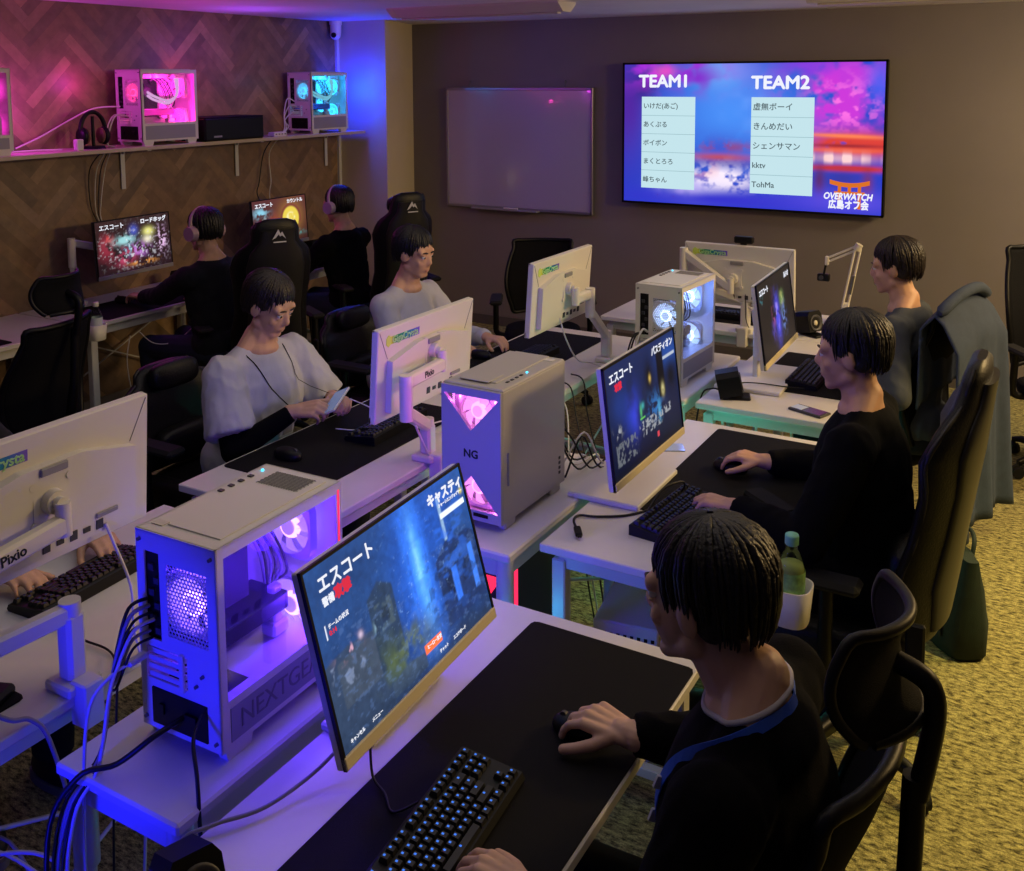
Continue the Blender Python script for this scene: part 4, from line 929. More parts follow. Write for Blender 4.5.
# tower on the floor with red light, seen under the table
t = thing('computer_tower', 'dark tower with a red lit triangle under the narrow table', 'computer', (-1.53, 2.62, .212))
g = G(); g.box((0, 0, .185), (.20, .36, .37), bev=.006); g.build('case', [DGREY], t)
M3 = Matrix(((1, 0, 0, 0), (0, 0, 1, -.183), (0, 1, 0, 0), (0, 0, 0, 1)))
for tri in ([(-.08, .34), (.08, .34), (0, .22)], [(-.08, .04), (.08, .04), (0, .18)]): G().prism(tri, 0, .004, M3).build('lit_window', [REDL], t)
G().box((.101, -.13, .2), (.002, .02, .3)).build('light_strip', [REDL], t)
# perforated white metal box under the second desk
t = thing('computer_tower', 'white tower with a perforated panel standing on the floor under the white desk', 'computer', (-1.15, 2.80, 0), rz=.15)
g = G(); hh = .42
g.box((0, 0, hh/2), (.20, .40, hh), bev=.005); g.build('case', [WMETAL], t)
g = G()
for i in range(9):
    for j in range(17):
        g.box((-.085+i*.021+(.0105 if j % 2 else 0), -.2005, .03+j*.022), (.010, .0015, .011))
g.build('perforations', [BLACK], t)
# ------------------------------------------------------------------ chairs
def starbase(t, mt, r=.31, z=.07, rot=0.0, seatz=.40):
    g = G(); g.cyl((0, 0, .075), (0, 0, .125), .045, .035, 18)
    for k in range(5):
        a = rot+2*PI*k/5; d = V((math.cos(a), math.sin(a), 0)); s = V((-d.y, d.x, 0)); L = []
        for q, w, hh, zz in ((.02, .026, .022, .10), (.5, .021, .018, .105), (.86, .017, .015, .095), (1.0, .014, .013, .082)):
            c = d*r*q+V((0, 0, zz)); L.append([c+s*w*sx+V((0, 0, hh*sz)) for sx, sz in ((1, -1), (.9, .6), (.4, 1), (-.4, 1), (-.9, .6), (-1, -1))])
        g.loft(L)
    g.build('star_base', [mt], t)
    for k in range(5):
        a = rot+2*PI*k/5; c = V((math.cos(a)*r, math.sin(a)*r, .03)); b = a+1.1
        s = V((math.cos(b), math.sin(b), 0)); f = V((-s.y, s.x, 0)); g = G()
        for q in (-1, 1): g.cyl(c+s*q*.008, c+s*q*.026, .03, .027, 18)
        g.tube([c+V((0, 0, .034))+f*.032*math.sin(u)*1.0+V((0, 0, .034*(math.cos(u)-1)*.9)) for u in (-1.5, -.9, -.3, .3, .9)], .009, 8); g.cyl(c+V((0, 0, .02)), c+V((0, 0, .062)), .008, .008, 8)
        g.build('caster', [RUBBER], t)
    g = G().cyl((0, 0, .10), (0, 0, seatz-.07), .027, .027, 16).cyl((0, 0, .25), (0, 0, seatz-.04), .016, .016, 14).box((0, .0, seatz-.05), (.16, .24, .04), bev=.01); g.build('gas_lift', [BLACK], t)
def sections(t, name, secs, m, n=28, e=2.6):
    """secs: list of (centre, halfwidth x, half thickness y, bend) super-ellipse loops stacked"""
    L = []
    for (c, a, b, bend) in secs:
        lp = []
        for k in range(n):
            th = 2*PI*k/n; cx = math.copysign(abs(math.cos(th))**(2/e), math.cos(th)); cy = math.copysign(abs(math.sin(th))**(2/e), math.sin(th))
            lp.append(V((c[0]+a*cx, c[1]+b*cy+bend*abs(cx)**2.4, c[2])))
        L.append(lp)
    return G().loft(L).build(name, [m], t)
def racing_chair(label, loc, rz, back=.80, logo=False, tilt=.16, arms=True, seatz=.47, group=None, hw=1.0):
    t = thing('racing_chair', label, 'chair', loc, rz, group); starbase(t, BLACK, seatz=seatz-.02, rot=.35)
    G().ell((0, .02, seatz-.045), (.20, .25, .055), n=26, m=10, e=.45, e2=.55).build('seat', [LEATHER], t)
    for s in (-1, 1): G().ell((s*.225, .03, seatz-.02), (.055, .235, .055), n=18, m=10, e=.6, e2=.7).build('seat_bolster', [LEATHER], t)
    secs = []; z0 = seatz+.01
    prof = [(0, .20, .045, .02), (.05, .245, .055, .04), (.2, .255, .055, .08), (.38, .235, .05, .06), (.55, .25, .05, .055), (.68, .265, .05, .075), (.78, .235, .045, .05), (.85, .16, .04, .02), (.93, .15, .036, .012), (.98, .125, .028, .008), (1.0, .07, .012, 0)]
    for v, a, b, bend in prof: secs.append(((0, -.235-tilt*v*back, z0+v*back), a*hw, b, bend))
    sections(t, 'backrest', secs, LEATHER)
    secs = [((0, -.235-tilt*v*back-.012-b*.55, z0+v*back), a*hw*.72, .02, bend*.4) for v, a, b, bend in prof[1:-2]]
    sections(t, 'back_shell', secs, LEATH2)
    for s in (-1, 1): G().tube(cr([(s*a*hw*.97, -.235-tilt*v*back+bend*.9, z0+v*back) for v, a, b, bend in prof[1:-1]], 4), .007, 6).build('piping', [LEATH2], t)
    if logo is not None: G().ell((0, -.17-tilt*back*.88, z0+back*.90), (.12, .035, .055), rot=rotm(tilt), n=20, m=10, e=.6, e2=.6).build('head_cushion', [LEATHER], t)
    G().ell((0, -.155-tilt*back*.2, z0+back*.22), (.15, .045, .075), n=20, m=10, e=.6, e2=.6).build('lumbar_cushion', [LEATHER], t)
    for s in (-1, 1): G().box((s*.25, -.24, seatz+.04), (.02, .05, .14), bev=.006).build('recline_bracket', [BLACK], t)
    if arms:
        for s in (-1, 1):
            g = G().tube(cr([(s*.20, -.02, seatz-.08), (s*.31, -.02, seatz-.06), (s*.325, -.02, seatz+.04), (s*.325, -.02, seatz+.19)], 5), .02, 10); g.build('armrest_post', [BLACK], t)
            G().box((s*.32, .02, seatz+.205), (.085, .26, .03), bev=.012).build('armrest', [RUBBER], t)
    if logo:
        LG = mat('white chair print', '#c8c8d0', .6); v = .9; y = -.235-tilt*v*back-.064
        M = TM((0, y, z0+v*back), rx=0, rz=PI) @ Matrix.Rotation(-tilt*.9, 4, 'X') @ UP
        MM = M @ Matrix.Diagonal((.66, .66, 1, 1)); G().prism([(-.055, -.035), (-.02, .03), (-.008, .012), (.012, .05), (.06, -.035), (.03, -.02), (.008, .008), (-.005, -.012), (-.02, -.002)], 0, .001, MM).build('back_emblem', [LG], t)
        G().box((0, y-.001, z0+v*back-.036), (.07, .001, .006), rotm(-tilt*.9)).build('back_emblem', [LG], t)
    return t
def mesh_chair(label, loc, rz, seatz=.46, hr=1.16, head=True, arms=True, tilt=.14, hrot=0.0, low=False, backtop=None):
    t = thing('mesh_office_chair', label, 'chair', loc, rz); starbase(t, BLACK, seatz=seatz-.02, rot=.15)
    G().ell((0, .02, seatz-.035), (.245, .245, .045), n=28, m=10, e=.5, e2=.6).build('seat', [MESHF], t)
    zt = backtop or (.80 if low else 1.02); z0 = seatz+.05
    def back(u, v):
        x = (u-.5)*2; w = .19+.05*math.sin(PI*min(1, v*1.1)); z = z0+(zt-z0)*v
        return (x*w, -.25-tilt*(z-seatz)-.035*math.sin(PI*v)*0+.05*x*x+.035*math.sin(v*PI*1.6-.5), z)
    G().sheet(back, 14, 18, .008).build('backrest', [MESHF], t)
    edge = [back(0, v/10) for v in range(11)]+[back(u/6, 1) for u in range(1, 6)]+[back(1, 1-v/10) for v in range(11)]+[back(1-u/6, 0) for u in range(1, 6)]
    G().tube(cr(edge, 3, True), .013, 8).build('back_frame', [BLACK], t)
    yb = lambda z: -.30-tilt*(z-seatz)
    G().tube(cr([(0, -.05, seatz-.08), (0, -.26, seatz-.04), (0, yb(.7)-.02, .70), (0, yb(zt)-.015, zt-.02)], 6), [.022]*13+[.018]*6, 10).build('spine', [BLACK], t)
    if head:
        def hd(u, v):
            x = (u-.5)*2; w = .145-.035*abs(2*v-1)**2.2
            return (x*w, yb(hr)+.03+.055*x*x-.03*(2*v-1)**2+.02*(v-.5), hr-.075+.15*v)
        h = G().sheet(hd, 14, 8, .012).build('headrest', [MESHF], t)
        ed = [hd(0, v/6) for v in range(7)]+[hd(u/6, 1) for u in range(1, 6)]+[hd(1, 1-v/6) for v in range(7)]+[hd(1-u/6, 0) for u in range(1, 6)]
        G().tube(cr(ed, 3, True), .009, 8).build('headrest_frame', [BLACK], h)
        G().tube(cr([(0, yb(zt)-.02, zt-.05), (0, yb(1.08)-.035, (zt+hr)/2), (0, yb(hr)-.02, hr-.02), (0, yb(hr)+.026, hr)], 5), .016, 10).build('headrest_post', [BLACK], t)
    if arms:
        for s in (-1, 1):
            G().tube(cr([(s*.18, -.05, seatz-.07), (s*.29, -.05, seatz-.05), (s*.30, -.04, seatz+.05), (s*.30, -.03, seatz+.17)], 5), .019, 10).build('armrest_post', [BLACK], t)
            G().box((s*.295, .01, seatz+.185), (.08, .25, .028), bev=.011).build('armrest', [RUBBER], t)
    return t
mesh_chair('black mesh chair with curved headrest holding the person with a blue lanyard', (-.525, 1.51, 0), PI/2-.04, hr=1.17, tilt=.06)
racing_chair('tall black racing chair of the sitter beside the bottle holder', (-.575, 2.98, 0), PI/2+.0, back=.79, tilt=.15, seatz=.47, hw=.92, logo=None)
mesh_chair('black office chair under the draped blue jacket', (-.74, 4.55, 0), PI/2-.25, head=False, tilt=.10, backtop=1.06)
mesh_chair('empty black mesh chair at the back wall beside the draped jacket', (.0, 5.75, 0), PI+.6, head=False, backtop=1.12)
mesh_chair('empty black mesh chair with winged headrest at the wooden wall', (-4.02, 2.56, 0), PI/2+.25, hr=1.15, tilt=.10)
racing_chair('black chair with white emblem behind the dark figure at the wooden wall', (-4.05, 4.12, 0), PI/2-.5, logo=True, back=.82, hw=.85)
racing_chair('black chair with white emblem in front of the beige corner', (-4.06, 5.34, 0), PI/2-.5, logo=True, back=.84, hw=.8)
racing_chair('black chair of the person in the white shirt', (-2.98, 2.77, 0), -PI/2, back=.40)
racing_chair('black chair of the person behind the white arm monitor nearest the whiteboard', (-3.0, 3.95, 0), -PI/2, back=.38)
mesh_chair('empty low black chair below the whiteboard', (-2.95, 5.50, 0), -PI+.5, head=False, backtop=.97)
racing_chair('black chair of the typing person at the big white monitor', (-2.95, 1.45, 0), -PI/2, back=.5)
# ------------------------------------------------------------------ people
def ik(S, Wt, l1, l2, hint):
    d = Wt-S; L = min(d.length, (l1+l2)*.985); dn = d.normalized(); Wt = S+dn*L
    a = (l1*l1-l2*l2+L*L)/(2*L); h = math.sqrt(max(l1*l1-a*a, 0)); hp = (hint-dn*hint.dot(dn)).normalized()
    return S+dn*a+hp*h, Wt
def add_hand(g, w, d, n, side, curl=(18, 30, 22), spread=4, thumb=1.0, sc=1.0, arch=.25):
    """w wrist, d direction to the knuckles, n palm normal, side +1 right -1 left"""
    d = V(d).normalized(); n = V(n); n = (n-d*n.dot(d)).normalized(); lat = d.cross(-n)*side
    q = 12
    kn = []
    for i, (fl, off, ax) in enumerate(((.070, -1.5, .083), (.078, -.5, .087), (.072, .5, .083), (.057, 1.5, .074))):
        k = w+(d*ax+lat*off*.0205-n*(.012*arch*4-.004*abs(off)*arch*4))*sc; kn.append((k, fl, off))
        g.cap(w+lat*off*.011*sc, k, .0135*sc, .0115*sc, q)
    g.ell(w+d*.048*sc-n*.002, (.036*sc, .044*sc, .0135*sc), Matrix((lat, d, lat.cross(d))).transposed(), 16, 10)
    for i, (k, fl, off) in enumerate(kn):
        a = 0; p = k; fd = (d+lat*math.tan(R(spread))*off).normalized(); r = .0094*sc if i < 3 else .0082*sc
        for j, fr in enumerate((.46, .30, .24)):
            a += R(curl[j]+i*2.0-(4 if i == 0 else 0)); dd = fd*math.cos(a)+n*math.sin(a); p2 = p+dd*fl*fr*sc
            r2 = r*.92; g.cap(p, p2, r, r2, q); p, r = p2, r2
    b = w+(d*.022-lat*.022)*sc; td = (d*.62-lat*.62*thumb+n*.30).normalized(); g.cap(w+d*.012*sc, b, .015*sc, .0145*sc, q); p, r = b, .0138*sc
    for j, (l, tw) in enumerate(((.042, 0), (.034, .28), (.026, .2))):
        td = (td+d*tw+lat*tw*.35).normalized(); p2 = p+td*l*sc; g.cap(p, p2, r, r*.9, q); p, r = p2, r*.9
def person(label, loc, rz, lean=.05, sz=1.01, head=None, hyaw=0.0, hpitch=0.15, hands=None, shirt=BLKCL, sleeve=None, pants=NAVY, hair=HAIR, short=False, voxel=.007, longhair=False, skin=SKIN,
           knees=None, collar=None, shw=.185, loose=1.0, lanyard=None, pw=0.0, side=0.0, hem=.60):
    t = thing('person', label, 'person', loc, rz); Mi = (Matrix.Translation(V(loc)) @ Matrix.Rotation(rz, 4, 'Z')).inverted(); Mr = Mi.to_3x3()
    hip = V((0, 0, .55)); S = V((side, lean, sz)); H = V(head) if head else V((side*1.1, lean+.055, sz+.202))
    if head: H = Mi @ V(head)
    g = G()
    # torso under the clothes
    g.ell(hip+V((0, 0, -.01)), (.155, .115, .10)); g.ell((side*.3, lean*.35, .70), (.128, .092, .15)); g.ell((side*.8, lean*.85+.005, sz-.15), (.15, .10, .18)); g.cap(S+V((-shw*.8, 0, -.02)), S+V((shw*.8, 0, -.02)), .05, .05)
    nb = S+V((0, .0, .03)); g.cap(nb, H+V((0, -.025, -.07)), .062, .053); g.ell(S+V((0, .014, .026)), (.076, .062, .040)); g.cap(S+V((-.10, -.005, .005)), nb+V((0, -.005, .045)), .032, .05); g.cap(S+V((.10, -.005, .005)), nb+V((0, -.005, .045)), .032, .05)
    # head
    hm = Matrix.Rotation(hyaw, 3, 'Z') @ Matrix.Rotation(-hpitch, 3, 'X'); P = lambda x, y, z: H+hm @ V((x, y, z))
    g.ell(P(0, -.012, .028), (.074, .094, .086), hm, 20, 14); g.ell(P(0, .028, -.035), (.058, .062, .075), hm, 18, 12); g.ell(P(0, .058, -.088), (.026, .024, .020), hm); g.cap(P(-.045, .0, -.062), P(-.016, .062, -.092), .022, .017); g.cap(P(.045, .0, -.062), P(.016, .062, -.092), .022, .017)
    g.cap(P(0, .078, .010), P(0, .093, -.022), .010, .0135); g.ell(P(0, .088, -.030), (.017, .013, .009), hm); g.cap(P(-.045, .062, .026), P(.045, .062, .026), .016, .016)
    for s in (-1, 1):
        g.ell(P(s*.036, .060, -.028), (.022, .016, .020), hm); g.ell(P(s*.075, -.008, -.010), (.010, .020, .030), hm @ rotm(0, s*.15, s*.3))
    g.ell(P(0, .083, -.058), (.021, .009, .0055), hm); g.ell(P(0, .081, -.067), (.017, .009, .006), hm)
    for s in (-1, 1): g.ell(P(s*.031, .0735, .0125), (.017, .010, .0065), hm); g.ell(P(s*.031, .0735, -.0065), (.016, .009, .0045), hm)
    # arms
    el = []; wr = []
    hs = hands or {}
    for s, key in ((1, 'R'), (-1, 'L')):
        sh = S+V((s*shw, 0, -.035))
        tgt = hs.get(key); wpos = Mi @ V(tgt[0]) if tgt else V((s*.16, lean+.30, .60)); dd = Mr @ V(tgt[1]) if tgt else V((-s*.3, 1, -.1)); nn = Mr @ V(tgt[2]) if tgt else V((0, 0, -1))
        e, wpos2 = ik(sh, wpos, .285, .255, V((s*.75, -.45, -.8))); 
        g.cap(sh, e, .050, .038); g.cap(e, wpos2, .039, .0265); g.cap(wpos2-dd.normalized()*.02, wpos2+dd.normalized()*.015, .0255, .024)
        add_hand(g, wpos2, dd, nn, s, *(tgt[3:] if tgt else ())); el.append((s, sh, e, wpos2, dd.normalized())); wr.append(wpos2)
    # legs
    kn = {}
    for s in (1, -1):
        k = Mi @ V(knees[0 if s > 0 else 1][0]) if knees else V((s*.13, .43, .51)); a = Mi @ V(knees[0 if s > 0 else 1][1]) if knees else V((s*.13, .40, .09))
        h = hip+V((s*.085, .02, -.02)); g.cap(h, k, .078, .054); g.cap(k, a, .052, .036); f = V((k.x-h.x, k.y-h.y, 0)).normalized(); g.cap(a+V((0, 0, -.03)), a+f*.15+V((0, 0, -.06)), .036, .028); kn[s] = (h, k, a, f)
    bo_ = link('body', remesh(g, voxel*.5 if voxel < .007 else voxel*.75, 3, [skin], 'body'), t)
    # clothes
    g = G(); L = loose
    g.ell(hip+V((0, 0, .02)), (.18*L, .14*L, .10), e=.8); g.ell((side*.3, lean*.35+.005, .72), (.162*L, .122*L, .20), e=.85); g.ell((side*.8, lean*.85+.005, sz-.16), (.178*L, .128*L, .21)); g.cap(S+V((-shw*.82, -.005, -.035)), S+V((shw*.82, -.005, -.035)), .068, .068); g.ell(S+V((0, -.018, -.026)), (.13, .088, .080))
    for s in (-1, 1): g.cap(S+V((s*shw*.8, -.005, -.03)), S+V((s*.055, -.008, .025)), .055, .042)
    sgs = []
    for s, sh, e, w, dd in el:
        sg = G(); sgs.append(sg)
        g.ell(sh, .067*L)
        if short:
            m = sh+(e-sh)*.80; g.tube([sh, sh+(e-sh)*.4, m], [.068*L, .075*L, .082*L], 18)
            sg.cap(sh, e, .052, .046); sg.ell(e, .046); sg.tube([e, e+(w-e)*.5, w-(w-e).normalized()*.015], [.046, .041, .033], 16)
        else:
            g.cap(sh, e, .066*L, .054*L); g.ell(e, .054*L); u = (w-e).normalized(); g.tube([e, e+(w-e)*.5, w-u*.03, w-u*.012], [.053*L, .048*L, .042, .037], 16)
    sme = remesh(g, voxel, 4, [shirt], 'shirt'); fold(sme, .0035 if not short else .006, 13, lean*50, S+V((0, 0, .04))); so_ = link('shirt', sme, t)
    if short:
        for sg in sgs: link('undersleeve', remesh(sg, voxel, 3, [sleeve or BLKCL], 'undersleeve'), t)
    g = G(); g.ell(hip+V((0, 0, -.03)), (.172, .145, .085), e=.8)
    for s in (1, -1):
        h, k, a, f = kn[s]; g.cap(h, k, .092, .068); g.ell(k, .069); u = (a-k).normalized(); g.tube([k, k+(a-k)*.5, a+u*-.0], [.067, .062, .058], 16)
    link('trousers', remesh(g, max(voxel, .008), 4, [pants], 'trousers'), t)
    for s in (1, -1):
        h, k, a, f = kn[s]; sh = G(); o = V((a.x, a.y, 0)); sh.ell(o+f*.05+V((0, 0, .045)), (.046, .135, .045), Matrix.Rotation(math.atan2(-f.x, f.y), 3, 'Z'), 18, 10, e=.8); so = sh.build('shoe', [SHOE], t)
        sl = []
        for z in (0, .022): sl.append([o+f*.05+Matrix.Rotation(math.atan2(-f.x, f.y), 3, 'Z') @ V((.05*math.cos(2*PI*i/20), .14*math.sin(2*PI*i/20), z)) for i in range(20)])
        G().loft(sl).build('sole', [SOLE], so)
    # face details
    for s in (-1, 1):
        g = G(); g.ell(P(s*.031, .0715, .0035), .0112, n=14, m=10); e_ = g.build('eye', [EYEW], t); G().ell(P(s*.031, .0795, .0028), (.0062, .0042, .0062), hm, 12, 8).build('iris', [IRIS], e_)
        G().tube([P(s*.014, .0835, .024), P(s*.03, .084, .029), P(s*.047, .074, .025)], [.003, .0038, .002], 6).build('eyebrow', [hair], t)
    g = G(); g.ell(P(0, .0865, -.0585), (.018, .0035, .0032), hm); g.ell(P(0, .0850, -.0660), (.015, .004, .0036), hm); g.build('lips', [LIP], t)
    # hair
    rnd = random.Random(len(label)); g = G()
    g.ell(P(0, -.024, .044), (.083, .093, .080), hm, 22, 14); g.ell(P(0, -.048, .014), (.073, .060, .074), hm, 20, 12)
    for s in (-1, 1): g.ell(P(s*.064, -.012, .026), (.014, .050, .036), hm); g.ell(P(s*.062, -.042, -.002), (.016, .034, .045), hm)
    st = G()
    for i in range(300):
        th = rnd.uniform(0, 2*PI); fr_ = math.sin(th); z1 = rnd.uniform(-.062, -.025) if fr_ < -.45 else (rnd.uniform(.030, .055) if fr_ > .55 else rnd.uniform(-.012, .018)); pts = []
        tw = rnd.uniform(-.25, .25); lift = rnd.uniform(.0, .007); n_ = 6
        for k in range(n_+1):
            u = k/n_; ph = R(3)+u*(math.acos(max(-1, min(1, (z1-.044)/.105)))-R(3)); a = th+tw*u
            rx, ry = .083+lift, (.096+lift)
            z = .044+.083*math.cos(ph)*1.02+lift*.6 if ph < PI/2 else .044+.105*math.cos(ph)
            q = math.sin(ph) if ph < PI/2 else 1-.16*(ph-PI/2)**1.5
            pts.append(P(rx*math.cos(a)*q, -.026+ry*math.sin(a)*q*(.98 if fr_ > 0 else 1), z))
        st.tube(pts, [.0045, .006, .0062, .006, .005, .0036, .001], 5)
    if longhair: g.ell(P(0, -.06, -.08), (.075, .045, .11), hm)
    hb = link('hair', remesh(g, .006, 2, [hair], 'hair'), t); st.build('hair_locks', [hair], hb)
    vv = []; pp = []
    for o_ in (so_, bo_):
        b_ = len(vv); vv += [v.co.copy() for v in o_.data.vertices]; pp += [[b_+i for i in p_.vertices] for p_ in o_.data.polygons]
    bvh = BVHTree.FromPolygons(vv, pp)
    def onto(p, axis, off):
        d = V((axis.x-p.x, axis.y-p.y, axis.z-p.z)); o = p-d.normalized()*.25; h = bvh.ray_cast(o, d.normalized())
        return (h[0]-d.normalized()*off) if h[0] is not None else p
    if collar:
        pts = [onto(S+V((.10*math.cos(a), .012+.10*math.sin(a), .058-.036*math.sin(a)-.010*abs(math.cos(a)))), S+V((0, .0, .03)), .001) for a in [2*PI*i/24 for i in range(24)]]
        G().tube(cr(pts, 2, True), .0048, 8).build('collar', [collar], t)
    return t, Mi, dict(S=S, H=H, hm=hm, el=el, P=P, onto=onto)
D_ = (0, 0, -1)
p1, M1, q1 = person('person in black top with blue lanyard using keyboard and mouse at the big mat', (-.40, 1.46, 0), PI/2, lean=.01, sz=1.03, head=(-.50, 1.475, 1.208), hyaw=-.12, hpitch=.12,
    hands={'R': ((-.712, 1.672, .775), (-1, .12, .02), (0, .1, -1), (26, 34, 24), 5, .9), 'L': ((-.70, 1.245, .775), (-1, .03, -.05), (0, 0, -1), (20, 32, 22), 6)}, voxel=.0065, collar=TRIM, pants=BLKCL, loose=1.08, pw=0, skin=SKIN2)
p2, M2_, q2 = person('person in black sitting in the tall racing chair with a hand on the mouse', (-.50, 3.03, 0), PI/2, lean=.04, sz=1.02, head=(-.585, 3.03, 1.215), hyaw=.05, hpitch=.12,
    hands={'R': ((-.872, 3.17, .775), (-1, -.05, .02), (0, 0, -1), (24, 34, 24), 5, .9), 'L': ((-.86, 2.80, .765), (-1, .05, -.03), (0, 0, -1), (20, 30, 20), 5)}, voxel=.008, pants=BLKCL, loose=1.1)
p3, M3_, q3 = person('person in grey blue jacket sitting at the end of the row near the mic arm', (-.58, 4.48, 0), PI/2-.1, lean=.06, sz=1.02, hyaw=.1, hands={'R': ((-.78, 4.62, .77), (-1, -.1, -.02), (0, 0, -1), (22, 32, 22), 5), 'L': ((-.80, 4.30, .77), (-1, .1, -.02), (0, 0, -1), (22, 32, 22), 5)}, shirt=GREYCL, voxel=.009, hair=HAIRB)
pW, MW, qW = person('person in an oversized white T-shirt holding a phone above the desk', (-2.82, 2.79, 0), -PI/2, lean=.07, sz=.975, head=(-2.70, 2.81, 1.17), hpitch=.45, hyaw=.1,
    hands={'R': ((-2.475, 2.685, .825), (1, .45, .10), (.1, .55, -.75), (40, 45, 30), 2, .8), 'L': ((-2.475, 2.905, .815), (1, -.45, .08), (0, -.5, -.8), (40, 45, 30), 2, .8)}, shirt=WHCL, short=True, voxel=.007, loose=1.12, shw=.188, hair=HAIRB)
pA, MA, qA = person('person in pale shirt with a hand on a mouse behind the second white monitor', (-2.93, 3.93, 0), -PI/2, lean=.06, sz=.99, hpitch=.2, hands={'R': ((-2.60, 3.90, .765), (1, .1, -.03), (0, 0, -1), (22, 32, 22), 5), 'L': ((-2.52, 4.12, .765), (1, -.2, -.03), (0, 0, -1), (22, 32, 22), 5)}, shirt=WHCL, sleeve=SKIN, short=False, voxel=.009, pants=NAVY)
pB, MB_, qB = person('person typing behind the big white monitor with only fingers in view', (-2.93, 1.56, 0), -PI/2, lean=.05, sz=.99, hands={'R': ((-2.40, 1.48, .765), (1, .1, -.04), (0, 0, -1), (20, 30, 22), 5), 'L': ((-2.385, 1.735, .765), (1, -.12, -.04), (0, 0, -1), (20, 30, 22), 5)}, shirt=NAVY, voxel=.009)
pC, MC, qC = person('dark dressed person with headphones using a mouse at the wooden wall', (-4.20, 3.97, 0), PI/2, lean=.05, sz=.99, hands={'R': ((-4.55, 4.2, .765), (-1, 0, -.03), (0, 0, -1), (20, 30, 22), 5), 'L': ((-4.78, 3.90, .765), (-1, 0, -.03), (0, 0, -1), (22, 32, 22), 5)}, shirt=NAVY, pants=JEAN, voxel=.009)
pD, MD, qD = person('person with headphones seated before the beige corner', (-4.27, 5.22, 0), PI/2, lean=.05, sz=.99, hands={'R': ((-4.75, 5.36, .765), (-1, 0, -.03), (0, 0, -1), (20, 30, 22), 5), 'L': ((-4.75, 5.08, .765), (-1, 0, -.03), (0, 0, -1), (22, 32, 22), 5)}, shirt=BLKCL, pants=JEAN, voxel=.009)
# lanyard of the front sitter: part of what the person wears
def ribbon(q, person_obj, pts, w, name, m, off=.003):
    S = q['S']; c = cr([S+V(p) for p in pts], 5); on = []
    for p in c:
        ax = V((S.x, S.y, p.z-.0)) if p.z < S.z-.03 else S+V((0, -.01, .02))
        on.append(q['onto'](p, ax, off))
    for _ in range(2): on = [on[0]]+[(on[i-1]+on[i]*2+on[i+1])/4 for i in range(1, len(on)-1)]+[on[-1]]
    ring = []
    for i, p in enumerate(on):
        tg = (on[min(i+1, len(on)-1)]-on[max(i-1, 0)]).normalized(); ax = V((S.x, S.y-.01, min(p.z, S.z+.03))); out = p-ax; out = (out-tg*out.dot(tg)).normalized(); sd = tg.cross(out)
        p = p+out*.0015; ring.append([p+sd*w+out*.001, p-sd*w+out*.001, p-sd*w-out*.001, p+sd*w-out*.001])
    G().loft(ring, sm=False).build(name, [m], person_obj); return on
on = ribbon(q1, p1, ((.03, -.11, .075), (-.05, -.10, .075), (-.095, -.04, .055), (-.10, .05, .0), (-.085, .12, -.09), (-.05, .14, -.22), (0, .15, -.36), (.05, .14, -.22), (.085, .12, -.09), (.10, .05, 0), (.095, -.04, .055), (.05, -.10, .075), (.03, -.11, .075)), .0085, 'lanyard', LANY)
S = q1['S']; i0 = min(range(12, len(on)//2+2), key=lambda i: abs(on[i].z-(S.z-.10)))
for k in range(2): p = on[i0+k*3]; G().box(p+V((-.004, .004, 0)), (.006, .012, .020), rotm(.4, 0, .7)).build('lanyard_print', [TRIM], p1)
# ID card of the white shirt person
S = qW['S']
on = ribbon(qW, pW, ((-.06, -.05, .06), (-.085, .06, .0), (-.07, .13, -.10), (-.03, .15, -.20), (.03, .15, -.20), (.07, .13, -.10), (.085, .06, .0), (.06, -.05, .06)), .0022, 'lanyard_cord', BLACK)
b = qW['onto'](S+V((0, .3, -.255)), V((S.x, S.y, S.z-.255)), .012); g = G().box(b, (.075, .004, .095), rotm(-.12), bev=.002); cd = g.build('name_card', [mat('white name card', '#c8c8cc', .35)], pW)
G().box(b+V((0, .0035, -.012)), (.05, .001, .05), rotm(-.12)).build('card_print', [GREYP], cd)
# headphones
def headset(label, q, t_obj, col):
    H, hm = q['H'], q['hm']; M = t_obj.matrix_basis
    t = thing('headphones', label, 'headphones', t_obj.location, t_obj.rotation_euler.z); P = q['P']
    G().tube(cr([P(.098*math.cos(a), -.012, .025+.105*math.sin(a)) for a in [PI*i/12 for i in range(13)]], 3), .011, 8).build('headband', [col], t)
    for s in (-1, 1):
        x = (hm @ V((s, 0, 0))); c0 = P(s*.085, -.010, -.008); g = G().cyl(c0, c0+x*.035, .046, .040, 20); e = g.build('ear_cup', [col], t)
        G().cyl(c0-x*.004, c0+x*.006, .042, .044, 20).build('ear_pad', [BLACK], e)
headset('pinkish headphones worn by the dark figure at the wooden wall', qC, pC, mat('pale pink plastic', '#a58a98', .4))
headset('pale headphones worn by the person before the beige corner', qD, pD, mat('pale lilac plastic', '#9a8aa0', .4))
# phone held by the white shirt person
t = thing('smartphone', 'pale smartphone held in both hands of the white shirted person', 'phone', (-2.375, 2.795, .845), rot=(.35, -.45, .1))
G().box((0, 0, 0), (.072, .148, .009), bev=.004).build('body', [WPLAS], t); G().box((0, 0, .0048), (.064, .138, .0008)).build('screen', [mat('dim phone screen', '#101318', .15, emit='#8aa0d8', es=.35)], t)
